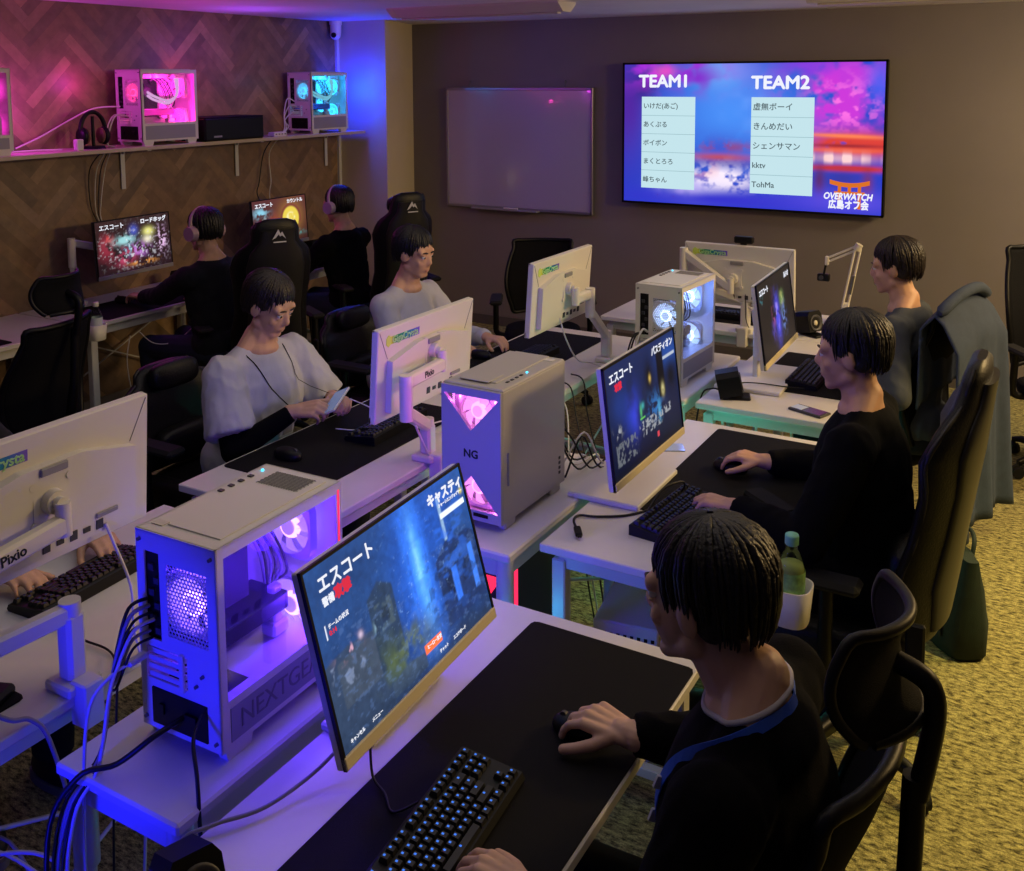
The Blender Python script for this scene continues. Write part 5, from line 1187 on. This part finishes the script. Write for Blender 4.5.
# ------------------------------------------------------------------ small things
def speaker(label, loc, rz, k=1.0, tilt=.22):
    t = thing('desktop_speaker', label, 'speaker', loc, rz); w, d, h = .095*k, .095*k, .10*k
    M = TM((0, 0, .012), rx=-tilt)
    g = G(); prof = [(-w/2, 0), (w/2, 0), (w/2, h*.8), (w*.36, h), (-w*.36, h), (-w/2, h*.8)]
    M2 = Matrix(((1, 0, 0, 0), (0, 0, 1, 0), (0, 1, 0, .004), (0, 0, 0, 1)))
    g.prism(prof, -d/2, d/2, M2); g.build('cabinet', [BLACK], t, M)
    g = G(); Mx = TM((0, -d/2-.001, h*.46)) @ Matrix.Rotation(PI/2, 4, 'X')
    g.lathe([(.040*k, 0), (.040*k, .004), (.034*k, .004), (.020*k, -.008)], n=24); g.build('driver', [DGREY], t, M @ Mx)
    G().ell((0, 0, -.004), (.014*k, .014*k, .008), n=16, m=8).build('dust_cap', [mat('pale cone cap', '#c8c0a0', .35)], t, M @ Mx)
    G().box((0, -.02, .006), (w*.8, d*1.2, .012), bev=.004).build('foot', [BLACK], t)
    return t
speaker('black angled speaker at the corner of the desk with the phone', (-1.225, 3.93, .72), PI/2+.35)
speaker('black speaker standing between the slim monitor and the mic arm', (-1.19, 5.12, .72), PI/2-.5, 1.05)
speaker('black speaker at the cut lower edge of the white desk', (-1.155, .995, .72), PI/2-.35, .92, .4)
speaker('black speaker beside the lit colourful monitor on the wall desk', (-5.0, 4.42, .72), PI/2, .95)
speaker('black speaker on the wall desk beside the golden picture monitor', (-4.98, 5.66, .72), PI/2, 1.1)
t = thing('smartphone', 'phone lying face up on the white desk end', 'phone', (-.90, 3.90, .72), rz=1.2)
G().box((0, 0, .005), (.074, .15, .009), bev=.003).build('body', [DGREY], t); G().box((0, .045, .0102), (.05, .05, .0016), bev=.0006).build('pale_sticker', [mat('pale blue film', '#c4d4ec', .3)], t)
G().box((0, -.025, .0101), (.062, .08, .0010)).build('screen', [mat('dim rosy screen', '#3a2c34', .2)], t)
# cup holders and bottles
def cupholder(label, loc, rz, k=1.0):
    t = thing('cup_holder', label, 'cup holder', loc, rz)
    n = 24; L = []
    for r, z in [(r_*k, z_*k) for r_, z_ in ((.036, -.085), (.040, -.082), (.047, 0), (.043, 0), (.037, -.078))]:
        L.append([V((math.copysign(abs(math.cos(a))**.7, math.cos(a))*r, math.copysign(abs(math.sin(a))**.7, math.sin(a))*r, z)) for a in [2*PI*k/n for k in range(n)]])
    G().loft(L).build('cup', [WPLAS], t)
    g = G().box((0, .047, -.02), (.05, .012, .07), bev=.003).box((0, .075, .012), (.05, .06, .006), bev=.002).box((0, .075, -.036), (.05, .06, .006), bev=.002); g.build('clamp', [WPLAS], t)
    return t
def bottle(label, loc, tea=True, k=1.0):
    t = thing('drink_bottle', label, 'bottle', loc); t.scale = (k, k, k)
    pr = [(.0, 0), (.028, .0), (.031, .006), (.031, .03), (.0295, .036), (.031, .042), (.031, .115), (.029, .128), (.022, .150), (.0135, .165), (.0125, .178), (.0125, .180)]
    G().lathe(pr, n=28).build('body', [CLEARP], t)
    if tea: G().lathe([(0, .002), (.027, .003), (.0295, .03), (.0295, .118), (.026, .132), (0, .132)], n=24).build('tea', [TEA], t)
    else: G().lathe([(0, .002), (.027, .003), (.0295, .05), (0, .05)], n=24).build('water', [CLEARP], t)
    G().lathe([(.0315, .045), (.0318, .047), (.0318, .116), (.0315, .118)], n=28).build('label_sleeve', [LABELG if tea else mat('pale label', '#b8c0d0', .4)], t)
    g = G().lathe([(.0, .20), (.0145, .20), (.0155, .197), (.0155, .178), (.0135, .176)], n=24); g.build('cap', [CAPG if tea else WPLAS], t)
    return t
cupholder('white cup holder with a green tea bottle clamped to the desk', (-.612, 2.50, .725), PI/2+.0, 1.18)
bottle('green tea bottle with pale green cap standing in the white cup holder', (-.612, 2.50, .632), k=1.14)
cupholder('white cup holder clamped to the desk by the wooden wall', (-4.565, 3.44, .735), PI/2)
bottle('clear water bottle in the holder by the wooden wall', (-4.565, 3.44, .657), tea=False)
# microphone / camera boom arm
t = thing('boom_arm', 'white jointed boom arm holding a small black camera over the end desk', 'microphone arm', (-1.085, 5.45, .72))
G().box((0, 0, .02), (.13, .10, .04), bev=.012).cyl((0, 0, .04), (0, 0, .10), .022, .018, 16).build('base', [WPLAS2], t)
g = G()
for s in (-1, 1): g.cyl((.012*s, .012*s, .09), (.052+.012*s, .03+.012*s, .405), .0065, .0065, 8)
g.build('lower_arm', [WPLAS2], t)
G().cyl((.045, .03, .40), (.060, .03, .43), .02, .02, 14).build('hinge', [WPLAS2], t); G().cyl((-.005, 0, .10), (.02, .0, .10), .016, .016, 12).build('hinge', [WPLAS2], t)
g = G()
for s in (-1, 1): g.cyl((.052, .03, .412+.011*s), (-.10, .02, .335+.011*s), .006, .006, 8)
g.box((-.105, .02, .33), (.02, .02, .05), bev=.004); g.build('upper_arm', [WPLAS2], t)
G().tube([(.02, .012, .16), (.035, .02, .26)], .009, 10).build('spring', [STEEL], t)
t = thing('action_camera', 'small black camera hanging from the end of the boom arm', 'camera', (-1.205, 5.47, .975))
G().cyl((0, 0, .0), (.012, 0, .065), .006, .006, 8).build('mount', [BLACK], t); G().box((0, 0, -.018), (.065, .03, .04), bev=.005).build('body', [BLACK], t); G().cyl((-.01, -.015, -.018), (-.01, -.024, -.018), .012, .012, 14).build('lens', [DGREY], t)
# shelf things
t = thing('storage_case', 'flat black case lying between the two lit towers on the shelf', 'case', (-5.06, 4.87, 1.64))
G().box((0, 0, .078), (.24, .54, .155), bev=.012).build('body', [BLACK], t); G().box((0.0, 0, .152), (.235, .53, .012), bev=.004).build('lid', [MBLACK], t); G().box((.121, -.16, .03), (.002, .07, .012)).build('maker_plate', [GREYP], t)
t = thing('headset', 'black headset hanging on a stand beside the pink tower', 'headset', (-5.07, 3.86, 1.64))
G().cyl((0, 0, 0), (0, 0, .015), .07, .06, 24).cyl((0, 0, .015), (0, 0, .19), .010, .010, 12).build('stand', [BLACK], t)
G().tube(cr([(0, .085*math.cos(a), .10+.115*math.sin(a)) for a in [-.1+(PI+.2)*i/12 for i in range(13)]], 3), .013, 8).build('headband', [BLACK], t)
for s in (-1, 1): e = G().ell((.0, s*.075, .075), (.048, .026, .055), n=18, m=12).build('ear_cup', [BLACK], t); G().ell((.0, s*.052, .075), (.042, .014, .048), n=16, m=10).build('ear_pad', [mat('brown pad', '#6a4a38', .7)], e)
tag(G().box((-4.99, 3.70, 1.6725), (.035, .045, .065), bev=.004).build('power_adapter', [WPLAS]), 'small white adapter block standing on the shelf edge', 'adapter')
t = thing('usb_hub', 'pale little hub with cables on the shelf behind the icy blue tower', 'hub', (-5.0, 5.33, 1.64)); G().box((0, 0, .015), (.06, .13, .03), bev=.004).build('body', [WPLAS], t)
g = G()
for i in range(4): g.box((.031, -.045+.03*i, .016), (.002, .014, .007))
g.build('ports', [DGREY], t)
# headset lying on the violet monitor's desk
t = thing('headset', 'black headset plug lying on the desk below the arm clamp', 'headset adapter', (-1.95, 1.17, .72), rz=.4)
G().box((0, 0, .012), (.05, .10, .024), bev=.008).build('body', [BLACK], t); G().cyl((0, -.05, .012), (-.03, -.12, .012), .008, .006, 10).build('strain_relief', [RUBBER], t)
# folded paper / sticker by monitor base
tag(G().box((-1.235, 3.27, .7225), (.09, .07, .004), rotm(0, 0, .5), bev=.001).build('plastic_packet', [mat('shiny clear packet', '#a8b8d8', .15, spec=.8)]), 'small crinkled clear packet beside the fort scene monitor', 'packet')
# wrist rest / case by racing chair sitter
tag(G().box((-.785, 2.93, .7395), (.075, .19, .03), rotm(0, 0, .9), bev=.008).build('accessory_case', [MBLACK]), 'flat black case on the white desk beside the bottle holder', 'case')
# dark green bag
t = thing('tote_bag', 'dark green canvas bag on the carpet behind the racing chair', 'bag', (-.36, 3.80, 0), rz=-1.0)
L = []
for z, a, b in ((0, .17, .075), (.02, .185, .085), (.12, .19, .085), (.25, .18, .06), (.36, .175, .03)):
    L.append([V((a*math.copysign(abs(math.cos(q))**.6, math.cos(q)), b*math.copysign(abs(math.sin(q))**.6, math.sin(q))+.004*math.sin(5*q+z*20), z)) for q in [2*PI*k/28 for k in range(28)]])
G().loft(L).build('body', [GREENB], t)
for s in (-1, 1): G().tube(cr([(-.09, s*.03, .33), (-.07, s*.05, .39), (0, s*.07, .40), (.07, s*.05, .39), (.09, s*.03, .33)], 5), .008, 8).build('handle', [GREENB], t)
G().box((.0, -.088, .14), (.24, .006, .15), rotm(.06), bev=.002).build('front_pocket', [GREENB], t)
# draped jacket
def drape(u, v):
    x = (u-.5)*2; s = v*2-1; fold = .018*math.sin(x*7+s*1.5)*abs(s)+.012*math.sin(x*15+1.3)*abs(s)**1.5
    y = -.34-(.075 if s > 0 else -.055)*min(1, abs(s)*6)-(.04*abs(s) if s > 0 else -.015)-fold*(1 if s > 0 else -.4)
    L = .92 if s > 0 else .40; z = 1.135-.05*x*x*(1 if abs(s) < .3 else .6)-abs(s)**1.05*L-.03*max(0, 1-abs(s)*6)*0
    return (x*(.265+.04*abs(s)), y, z)
t = thing('denim_jacket', 'long dark blue jacket draped over the office chair back', 'jacket', (-.74, 4.55, 0), PI/2-.25)
G().sheet(drape, 36, 48, .008).build('jacket_body', [DENIM], t)
G().tube(cr([(-.26, -.34, 1.10), (-.10, -.36, 1.155), (.10, -.36, 1.155), (.26, -.34, 1.10)], 5), [.012]+[.024]*14+[.012], 10).build('collar', [DENIM], t)
# desk tray items
# ------------------------------------------------------------------ cables
GB = 'cables behind the violet tower'
bun = [('black', CABB, .0036), ('grey', CABG, .0042), ('black', CABB, .0030), ('white', CABW, .0036), ('black', CABB, .0034), ('grey', CABG, .0036), ('black', CABB, .0028)]
rnd = random.Random(5)
for i, (cn, m, r) in enumerate(bun):
    x = -1.567+.006*(i*5 % 4); z = 1.015-.013*i; j = (i*37 % 7)/7
    cable('bundle_cable', f'{cn} cable in the loose bundle hanging from the violet tower\'s rear', [(x, 1.265, z), (x-.005, 1.225-.006*j, z-.004), (x-.010-.012*j, 1.20-.012*j, z-.07), (-1.585+.02*j, 1.185-.02*j, .86), (-1.60+.035*j, 1.165-.03*j, .735), (-1.625+.05*j, 1.10-.01*j, .66), (-1.645+.06*j, 1.085, .48), (-1.62+.06*j, 1.12+.02*i, .2), (-1.55, 1.15+.03*i, .02)], r, m, group=GB+' '+cn)
cable('power_cable', 'thick black power cord plugged low into the violet tower', [(-1.475, 1.262, .795), (-1.485, 1.20, .79), (-1.53, 1.15, .75), (-1.58, 1.10, .735), (-1.62, 1.06, .62), (-1.60, 1.05, .3), (-1.55, 1.1, .02)], .0055, CABB)
t = thing('usb_plug', 'white plug pushed into the violet tower beside its slots', 'plug', (-1.565, 1.255, .905))
G().box((0, -.022, 0), (.018, .045, .012), bev=.003).build('housing', [WPLAS], t); G().tube(cr([(0, -.045, 0), (-.01, -.075, -.01), (-.03, -.11, -.06), (-.03, -.13, -.2), (-.02, -.14, -.45), (0, -.1, -.88)], 5), .0035, 6).build('cord', [CABW], t)
cable('looped_cable', 'black cord looping over the edge of the narrow table to the desk', [(-1.42, 1.262, .82), (-1.40, 1.22, .80), (-1.36, 1.19, .76), (-1.335, 1.17, .70), (-1.31, 1.15, .55), (-1.30, 1.12, .3), (-1.34, 1.10, .02)], .004, CABB)
cable('grey_cable', 'grey cord running from the desk edge up to the castle monitor', [(-1.33, 1.08, .60), (-1.31, 1.10, .71), (-1.27, 1.14, .735), (-1.22, 1.22, .735), (-1.19, 1.33, .75), (-1.16, 1.42, .80)], .004, CABG)
cable('short_cable', 'thin black cord from the castle monitor down onto the mat', [(-1.12, 1.395, .80), (-1.10, 1.375, .74), (-1.06, 1.36, .727), (-1.02, 1.33, .727), (-.985, 1.36, .74)], .0026, CABB)
cable('monitor_cable', 'pale cord hanging from the big white monitor behind the arm clamp', [(-1.955, 1.47, 1.0), (-1.94, 1.48, .95), (-1.90, 1.49, .85), (-1.87, 1.47, .77), (-1.83, 1.45, .735), (-1.79, 1.43, .70), (-1.76, 1.40, .5), (-1.74, 1.35, .1)], .004, CABW)
cable('arm_cable', 'pale cord sagging along the arm of the big white monitor', [(-1.87, 1.0, .88), (-1.85, 1.06, .82), (-1.83, 1.13, .75), (-1.82, 1.17, .73), (-1.79, 1.19, .68), (-1.74, 1.20, .5), (-1.70, 1.16, .3)], .005, CABG)
cable('desk_cable', 'thin black cord crossing the desk beside the arm clamp', [(-2.12, 1.44, .73), (-2.0, 1.42, .727), (-1.90, 1.42, .727), (-1.82, 1.38, .727), (-1.80, 1.36, .66), (-1.79, 1.33, .4), (-1.77, 1.3, .05)], .0028, CABB)
for i, (cn, m) in enumerate((('white', CABW), ('white', CABW), ('blue grey', CABG))):
    cable('floor_cable', f'{cn} cord straggling low between desk and narrow table', [(-2.35, .9+.06*i, .25+.03*i), (-2.05, .97+.05*i, .35), (-1.85, 1.03+.04*i, .50), (-1.66, 1.08, .56-.05*i), (-1.60, 1.10, .45), (-1.55, 1.12, .1)], .004, m, group='low cords '+cn)
# behind the closed tower
tw = [('black', CABB, -1.45, 2.83), ('black', CABB, -1.42, 2.86), ('white', CABW, -1.48, 2.86), ('black', CABB, -1.50, 2.90), ('white', CABW, -1.40, 2.92), ('black', CABB, -1.39, 2.88)]
for i, (cn, m, x, y) in enumerate(tw):
    cable('rear_cable', f'{cn} cord tangling behind the closed silver tower', [(x-.1, 2.785, 1.0-.05*i), (x-.06, 2.84, .96-.05*i), (x-.02, y+.02, .85), (x+.03, y+.06, .74), (x+.02+.01*i, 3.05+.02*i, .72), (x, 3.12+.02*i, .60), (x-.02, 3.16, .3), (x, 3.2, .03)], .0034, m, group='tangled cords '+cn)
for i in range(3):
    cable('hanging_cable', 'black cord hanging off the desk edge behind the closed tower', [(-1.93, 3.62+.12*i, .735), (-1.86, 3.60+.12*i, .72), (-1.80, 3.56+.1*i, .60), (-1.68, 3.45+.1*i, .4), (-1.55, 3.35+.08*i, .25), (-1.45, 3.3, .05)], .0034, CABB, group='black cords at the desk edge')
for i in range(2):
    cable('sagging_cable', 'white cord sagging between the desk edge and narrow table', [(-1.90, 3.45+.2*i, .73), (-1.83, 3.42+.2*i, .66), (-1.74, 3.36+.1*i, .55), (-1.62, 3.22, .62), (-1.52, 3.1, .70), (-1.45, 3.02, .735)], .0034, CABW, group='white cords at the desk edge')
# cord with plug lying on the desk
t = thing('usb_cable', 'black cord with a chunky plug lying across the white desk', 'cable', (0, 0, 0))
G().tube(cr([(-1.08, 2.66, .75), (-1.06, 2.74, .80), (-1.03, 2.82, .80), (-1.04, 2.86, .76), (-1.08, 2.80, .726), (-1.14, 2.68, .725), (-1.22, 2.62, .725), (-1.27, 2.60, .726), (-1.27, 2.56, .727), (-1.235, 2.51, .728)], 6), .0038, 8).build('cord', [CABB], t)
d = V((.05, -.075, 0)).normalized(); p = V((-1.235, 2.51, .732)); g = G(); bar(g, p, p+d*.05, .020, .013); bar(g, p+d*.05, p+d*.062, .012, .006); g.build('plug', [BLACK], t)
cable('speaker_cable', 'black cord from the speaker down behind the white desk', [(-1.27, 3.94, .74), (-1.31, 3.93, .745), (-1.345, 3.90, .71), (-1.355, 3.85, .5), (-1.35, 3.83, .1)], .0035, CABB)
cable('headset_cable', 'black cord running over the desk from the mat to the speaker', [(-1.19, 3.97, .75), (-1.22, 4.05, .75), (-1.15, 4.10, .745), (-1.05, 4.12, .74), (-.98, 4.15, .735)], .0026, CABB)
for i in range(3): cable('under_desk_cable', 'white cord under the white desk with the phone', [(-1.24+.14*i, 3.86, .66), (-1.22+.14*i, 3.85, .55), (-1.16+.14*i, 3.87, .42), (-1.05+.14*i, 3.92, .3), (-.98+.12*i, 4.0, .05)], .006, CABW, group='white cords under the desk with the phone')
cable('charging_cable', 'white cord trailing from the phone of the white shirted person', [(-2.36, 2.86, .84), (-2.33, 2.92, .80), (-2.28, 2.99, .745), (-2.24, 2.93, .735), (-2.30, 2.84, .735), (-2.38, 2.80, .738)], .0024, CABW)
cable('arm_monitor_cable', 'white cord looping below the arm before the white shirted person', [(-1.87, 2.60, .90), (-1.875, 2.66, .80), (-1.915, 2.74, .74), (-1.895, 2.75, .68), (-1.89, 2.73, .4), (-1.9, 2.7, .05)], .004, CABW)
cable('coiled_cable', 'white cord coiled beneath the second white monitor', [(-1.955, 2.95, .96), (-1.95, 2.93, .84), (-2.02, 2.99, .75), (-2.06, 3.10, .738), (-2.10, 3.0, .738), (-2.06, 2.92, .738), (-2.0, 3.0, .738), (-1.97, 3.12, .735)], .003, CABW)
cable('whiteboard_monitor_cable', 'white cord hanging from the monitor below the whiteboard', [(-1.955, 3.80, 1.0), (-1.94, 3.83, .90), (-1.93, 3.93, .78), (-1.92, 4.06, .735), (-1.86, 4.06, .70), (-1.80, 4.0, .5), (-1.72, 3.8, .15)], .0036, CABW)
cable('white_tower_cable', 'white cord arching out of the tower with the white fan', [(-1.60, 3.935, .95), (-1.61, 3.90, .965), (-1.625, 3.87, .90), (-1.63, 3.86, .8), (-1.62, 3.82, .7), (-1.6, 3.79, .4)], .005, CABW)
for i in range(2): cable('dark_tower_cable', 'black cord arching out of the tower with the white fan', [(-1.615-.01*i, 3.935, .94), (-1.635-.01*i, 3.89, .94), (-1.65-.01*i, 3.86, .86), (-1.65, 3.85, .76), (-1.63, 3.78, .6), (-1.6, 3.78, .3)], .004, CABB, group='black cords of the white fan tower')
cable('end_desk_cable', 'thick white cord hanging from the arm of the webcam monitor', [(-1.47, 4.985, .86), (-1.44, 4.96, .84), (-1.41, 4.94, .74), (-1.40, 4.92, .60), (-1.38, 4.86, .4), (-1.38, 4.8, .1)], .007, CABW)
# wall cords
for i, (cn, m, dx) in enumerate((('black', CABB, -.05), ('white', CABW, .0), ('black', CABB, .03), ('white', CABW, .06))):
    cable('wall_cable', f'{cn} cord dropping from the shelf to the colourful monitor', [(-5.12, 3.98+dx*.6, 1.612), (-5.21, 3.98+dx, 1.5), (-5.225, 3.97+dx*.7, 1.3), (-5.22, 3.99+dx*.3, 1.18), (-5.1, 4.0+dx*.3, 1.05)], .0035, m, group=f'{cn} cords to the colourful monitor')
for i, (cn, m, dx) in enumerate((('black', CABB, -.02), ('white', CABW, .04))):
    cable('wall_cable', f'{cn} cord dropping from the shelf to the golden picture monitor', [(-5.12, 5.42+dx, 1.612), (-5.21, 5.42+dx, 1.5), (-5.22, 5.40+dx*2, 1.3), (-5.2, 5.36+dx*2, 1.2), (-5.1, 5.36, 1.0)], .004, m)
cable('shelf_cable', 'white cord slanting up the wooden wall to the pink tower', [(-5.20, 3.45, 1.66), (-5.21, 3.62, 1.72), (-5.215, 3.80, 1.80), (-5.20, 3.97, 1.87), (-5.12, 4.10, 1.88)], .005, CABW)
cable('shelf_cable', 'white cord lying along the shelf behind the adapter block', [(-5.15, 3.25, 1.645), (-5.16, 3.4, 1.645), (-5.14, 3.55, 1.646), (-5.08, 3.66, 1.646)], .005, CABW)
for i in range(2): cable('shelf_cable', 'white cord arching from the rear of the pink tower', [(-5.10+.02*i, 4.12, 1.82), (-5.09+.02*i, 4.03, 1.83), (-5.08, 3.97+.02*i, 1.76), (-5.06, 3.95, 1.66), (-5.02, 3.97, 1.645)], .0045, CABW, group='white cords of the pink tower')
for i in range(3): cable('shelf_cable', 'white cord arching from the rear of the icy blue tower', [(-5.12+.02*i, 5.645, 1.88-.04*i), (-5.11+.02*i, 5.56, 1.90-.05*i), (-5.08, 5.49, 1.80-.03*i), (-5.06, 5.47+.02*i, 1.70), (-5.04, 5.42, 1.648)], .0045, CABW, group='white cords of the icy blue tower')
cable('lead_cable', 'long pale cord sagging from the dark figure to the desk corner', [(-4.47, 3.64, .66), (-4.45, 3.72, .58), (-4.42, 3.85, .57), (-4.36, 3.98, .68), (-4.32, 4.04, .80), (-4.32, 4.07, .93)], .003, CABW)
cable('lead_cable', 'pale cord dangling beneath the cup holder at the wooden wall', [(-4.50, 3.60, .645), (-4.51, 3.58, .5), (-4.52, 3.62, .3), (-4.50, 3.70, .1), (-4.48, 3.75, .02)], .003, CABW)
# ------------------------------------------------------------------ camera, lights, world
cam = bpy.data.cameras.new('camera'); co = bpy.data.objects.new('camera', cam); COL.objects.link(co); scene.camera = co
cam.sensor_fit = 'HORIZONTAL'; cam.sensor_width = 36; cam.lens = 36*999/1024; cam.shift_x = 0; cam.shift_y = -(435.5-185)/1024; cam.clip_start = .02
pitch, yaw, roll = R(6), R(29.98), R(-.27)
fw = V((-math.sin(yaw)*math.cos(pitch), math.cos(yaw)*math.cos(pitch), -math.sin(pitch))); r0 = V((math.cos(yaw), math.sin(yaw), 0)); u0 = r0.cross(fw)
rr = r0*math.cos(roll)+u0*math.sin(roll); uu = -r0*math.sin(roll)+u0*math.cos(roll)
co.matrix_world = Matrix(((rr.x, uu.x, -fw.x, 0), (rr.y, uu.y, -fw.y, 0), (rr.z, uu.z, -fw.z, 2.03), (0, 0, 0, 1)))
def alight(name, loc, tgt, size, col, W, sy=None, spread=None):
    l = bpy.data.lights.new(name, 'AREA'); l.energy = W; l.color = lin(col); l.size = size
    if sy: l.shape = 'RECTANGLE'; l.size_y = sy
    if spread: l.spread = spread
    o = bpy.data.objects.new(name, l); COL.objects.link(o); o.location = loc; o.rotation_euler = (V(tgt)-V(loc)).to_track_quat('-Z', 'Y').to_euler(); return o
alight('warm_lamp', (1.5, 4.6, 2.42), (-.3, 3.9, .3), .6, '#ffd48c', 95)
sl = bpy.data.lights.new('downlight', 'SPOT'); sl.energy = 210; sl.color = lin('#ffe488'); sl.spot_size = R(78); sl.spot_blend = .7; sl.shadow_soft_size = .08; so2 = bpy.data.objects.new('downlight', sl); COL.objects.link(so2); so2.location = (.75, 3.5, 2.46); so2.rotation_euler = (0, R(8), 0)
alight('warm_lamp_back', (1.2, 6.1, 2.42), (.3, 6.6, 0), .5, '#ffe2b4', 60)
alight('dim_room_fill', (-1.5, 2.8, 2.46), (-1.5, 2.8, 0), 3.2, '#fff0e6', 17)  # broad overhead fill, added for general brightness; the ceiling fixtures are unlit
plight('violet_tower_light', (-1.42, 1.44, 1.10), '#4a1cff', 4.2, .03)
plight('violet_tower_low', (-1.41, 1.58, .90), '#5a28ff', 2.2, .02)
plight('violet_tower_rear', (-1.50, 1.335, 1.10), '#6040ff', .7, .02)
alight('violet_front_spill', (-1.49, 1.69, .95), (-1.515, 2.6, .93), .16, '#3c34ff', 4.0, .34)
plight('closed_tower_light', (-1.515, 2.60, 1.00), '#ff70e8', 1.6, .04)
for k, (x, z) in enumerate(((-1.585, 1.10), (-1.445, 1.10), (-1.515, 1.0), (-1.58, .79), (-1.45, .79))): plight('closed_tower_front', (x, 2.413, z), '#ff70e8', .16, .008)
plight('white_fan_tower_light', (-1.47, 4.12, 1.08), '#6a90ff', 2.2, .03)
def slight(name, loc, tgt, col, W, ang, blend=.4, r=.06):
    l = bpy.data.lights.new(name, 'SPOT'); l.energy = W; l.color = lin(col); l.spot_size = R(ang); l.spot_blend = blend; l.shadow_soft_size = r
    o = bpy.data.objects.new(name, l); COL.objects.link(o); o.location = loc; o.rotation_euler = (V(tgt)-V(loc)).to_track_quat('-Z', 'Y').to_euler(); return o
slight('blue_fan_light', (-1.50, .42, .86), (-1.57, 1.27, .88), '#1212ff', 38, 44)
plight('blue_floor_light', (-1.58, .80, .48), '#1616ff', 5.0, .06)
plight('teal_floor_light', (-1.33, 2.28, .45), '#38c8ff', .7, .02)
plight('teal_gap_light', (-1.31, 1.75, .2), '#38d8ff', .5, .02)
plight('teal_end_light', (-1.28, 3.70, .35), '#30e8c8', 4.0, .03)
plight('pink_shelf_light', (-4.99, 4.28, 2.03), '#ff20c8', 4.5, .03)
plight('pink_shelf_low', (-4.985, 4.46, 1.80), '#ff30a0', 1.2, .02)
plight('pink_shelf_rear', (-5.14, 3.86, 2.02), '#e838d0', 1.2, .05)
plight('pink_shelf_front', (-5.10, 4.63, 2.0), '#ff5060', 1.2, .05)
plight('pink_shelf_edge', (-5.03, 3.38, 1.92), '#e03af0', 4.0, .05)
plight('blue_corner_light', (-4.98, 6.14, 1.97), '#0c2cff', 12.0, .05)
plight('blue_tower_light', (-4.99, 5.82, 2.03), '#1898ff', 4.0, .03)
plight('purple_ceiling_spill', (-4.8, 4.9, 2.2), '#8a40ff', 4, .1)
w = bpy.data.worlds.new('world'); scene.world = w; w.use_nodes = True; w.node_tree.nodes['Background'].inputs[0].default_value = (*lin('#6a70a0'), 1); w.node_tree.nodes['Background'].inputs[1].default_value = .13
vs = scene.view_settings; vs.view_transform = 'Standard'; vs.look = 'None'; vs.exposure = 0; vs.gamma = 1; vs.use_curve_mapping = False
scene.cycles.use_denoising = True
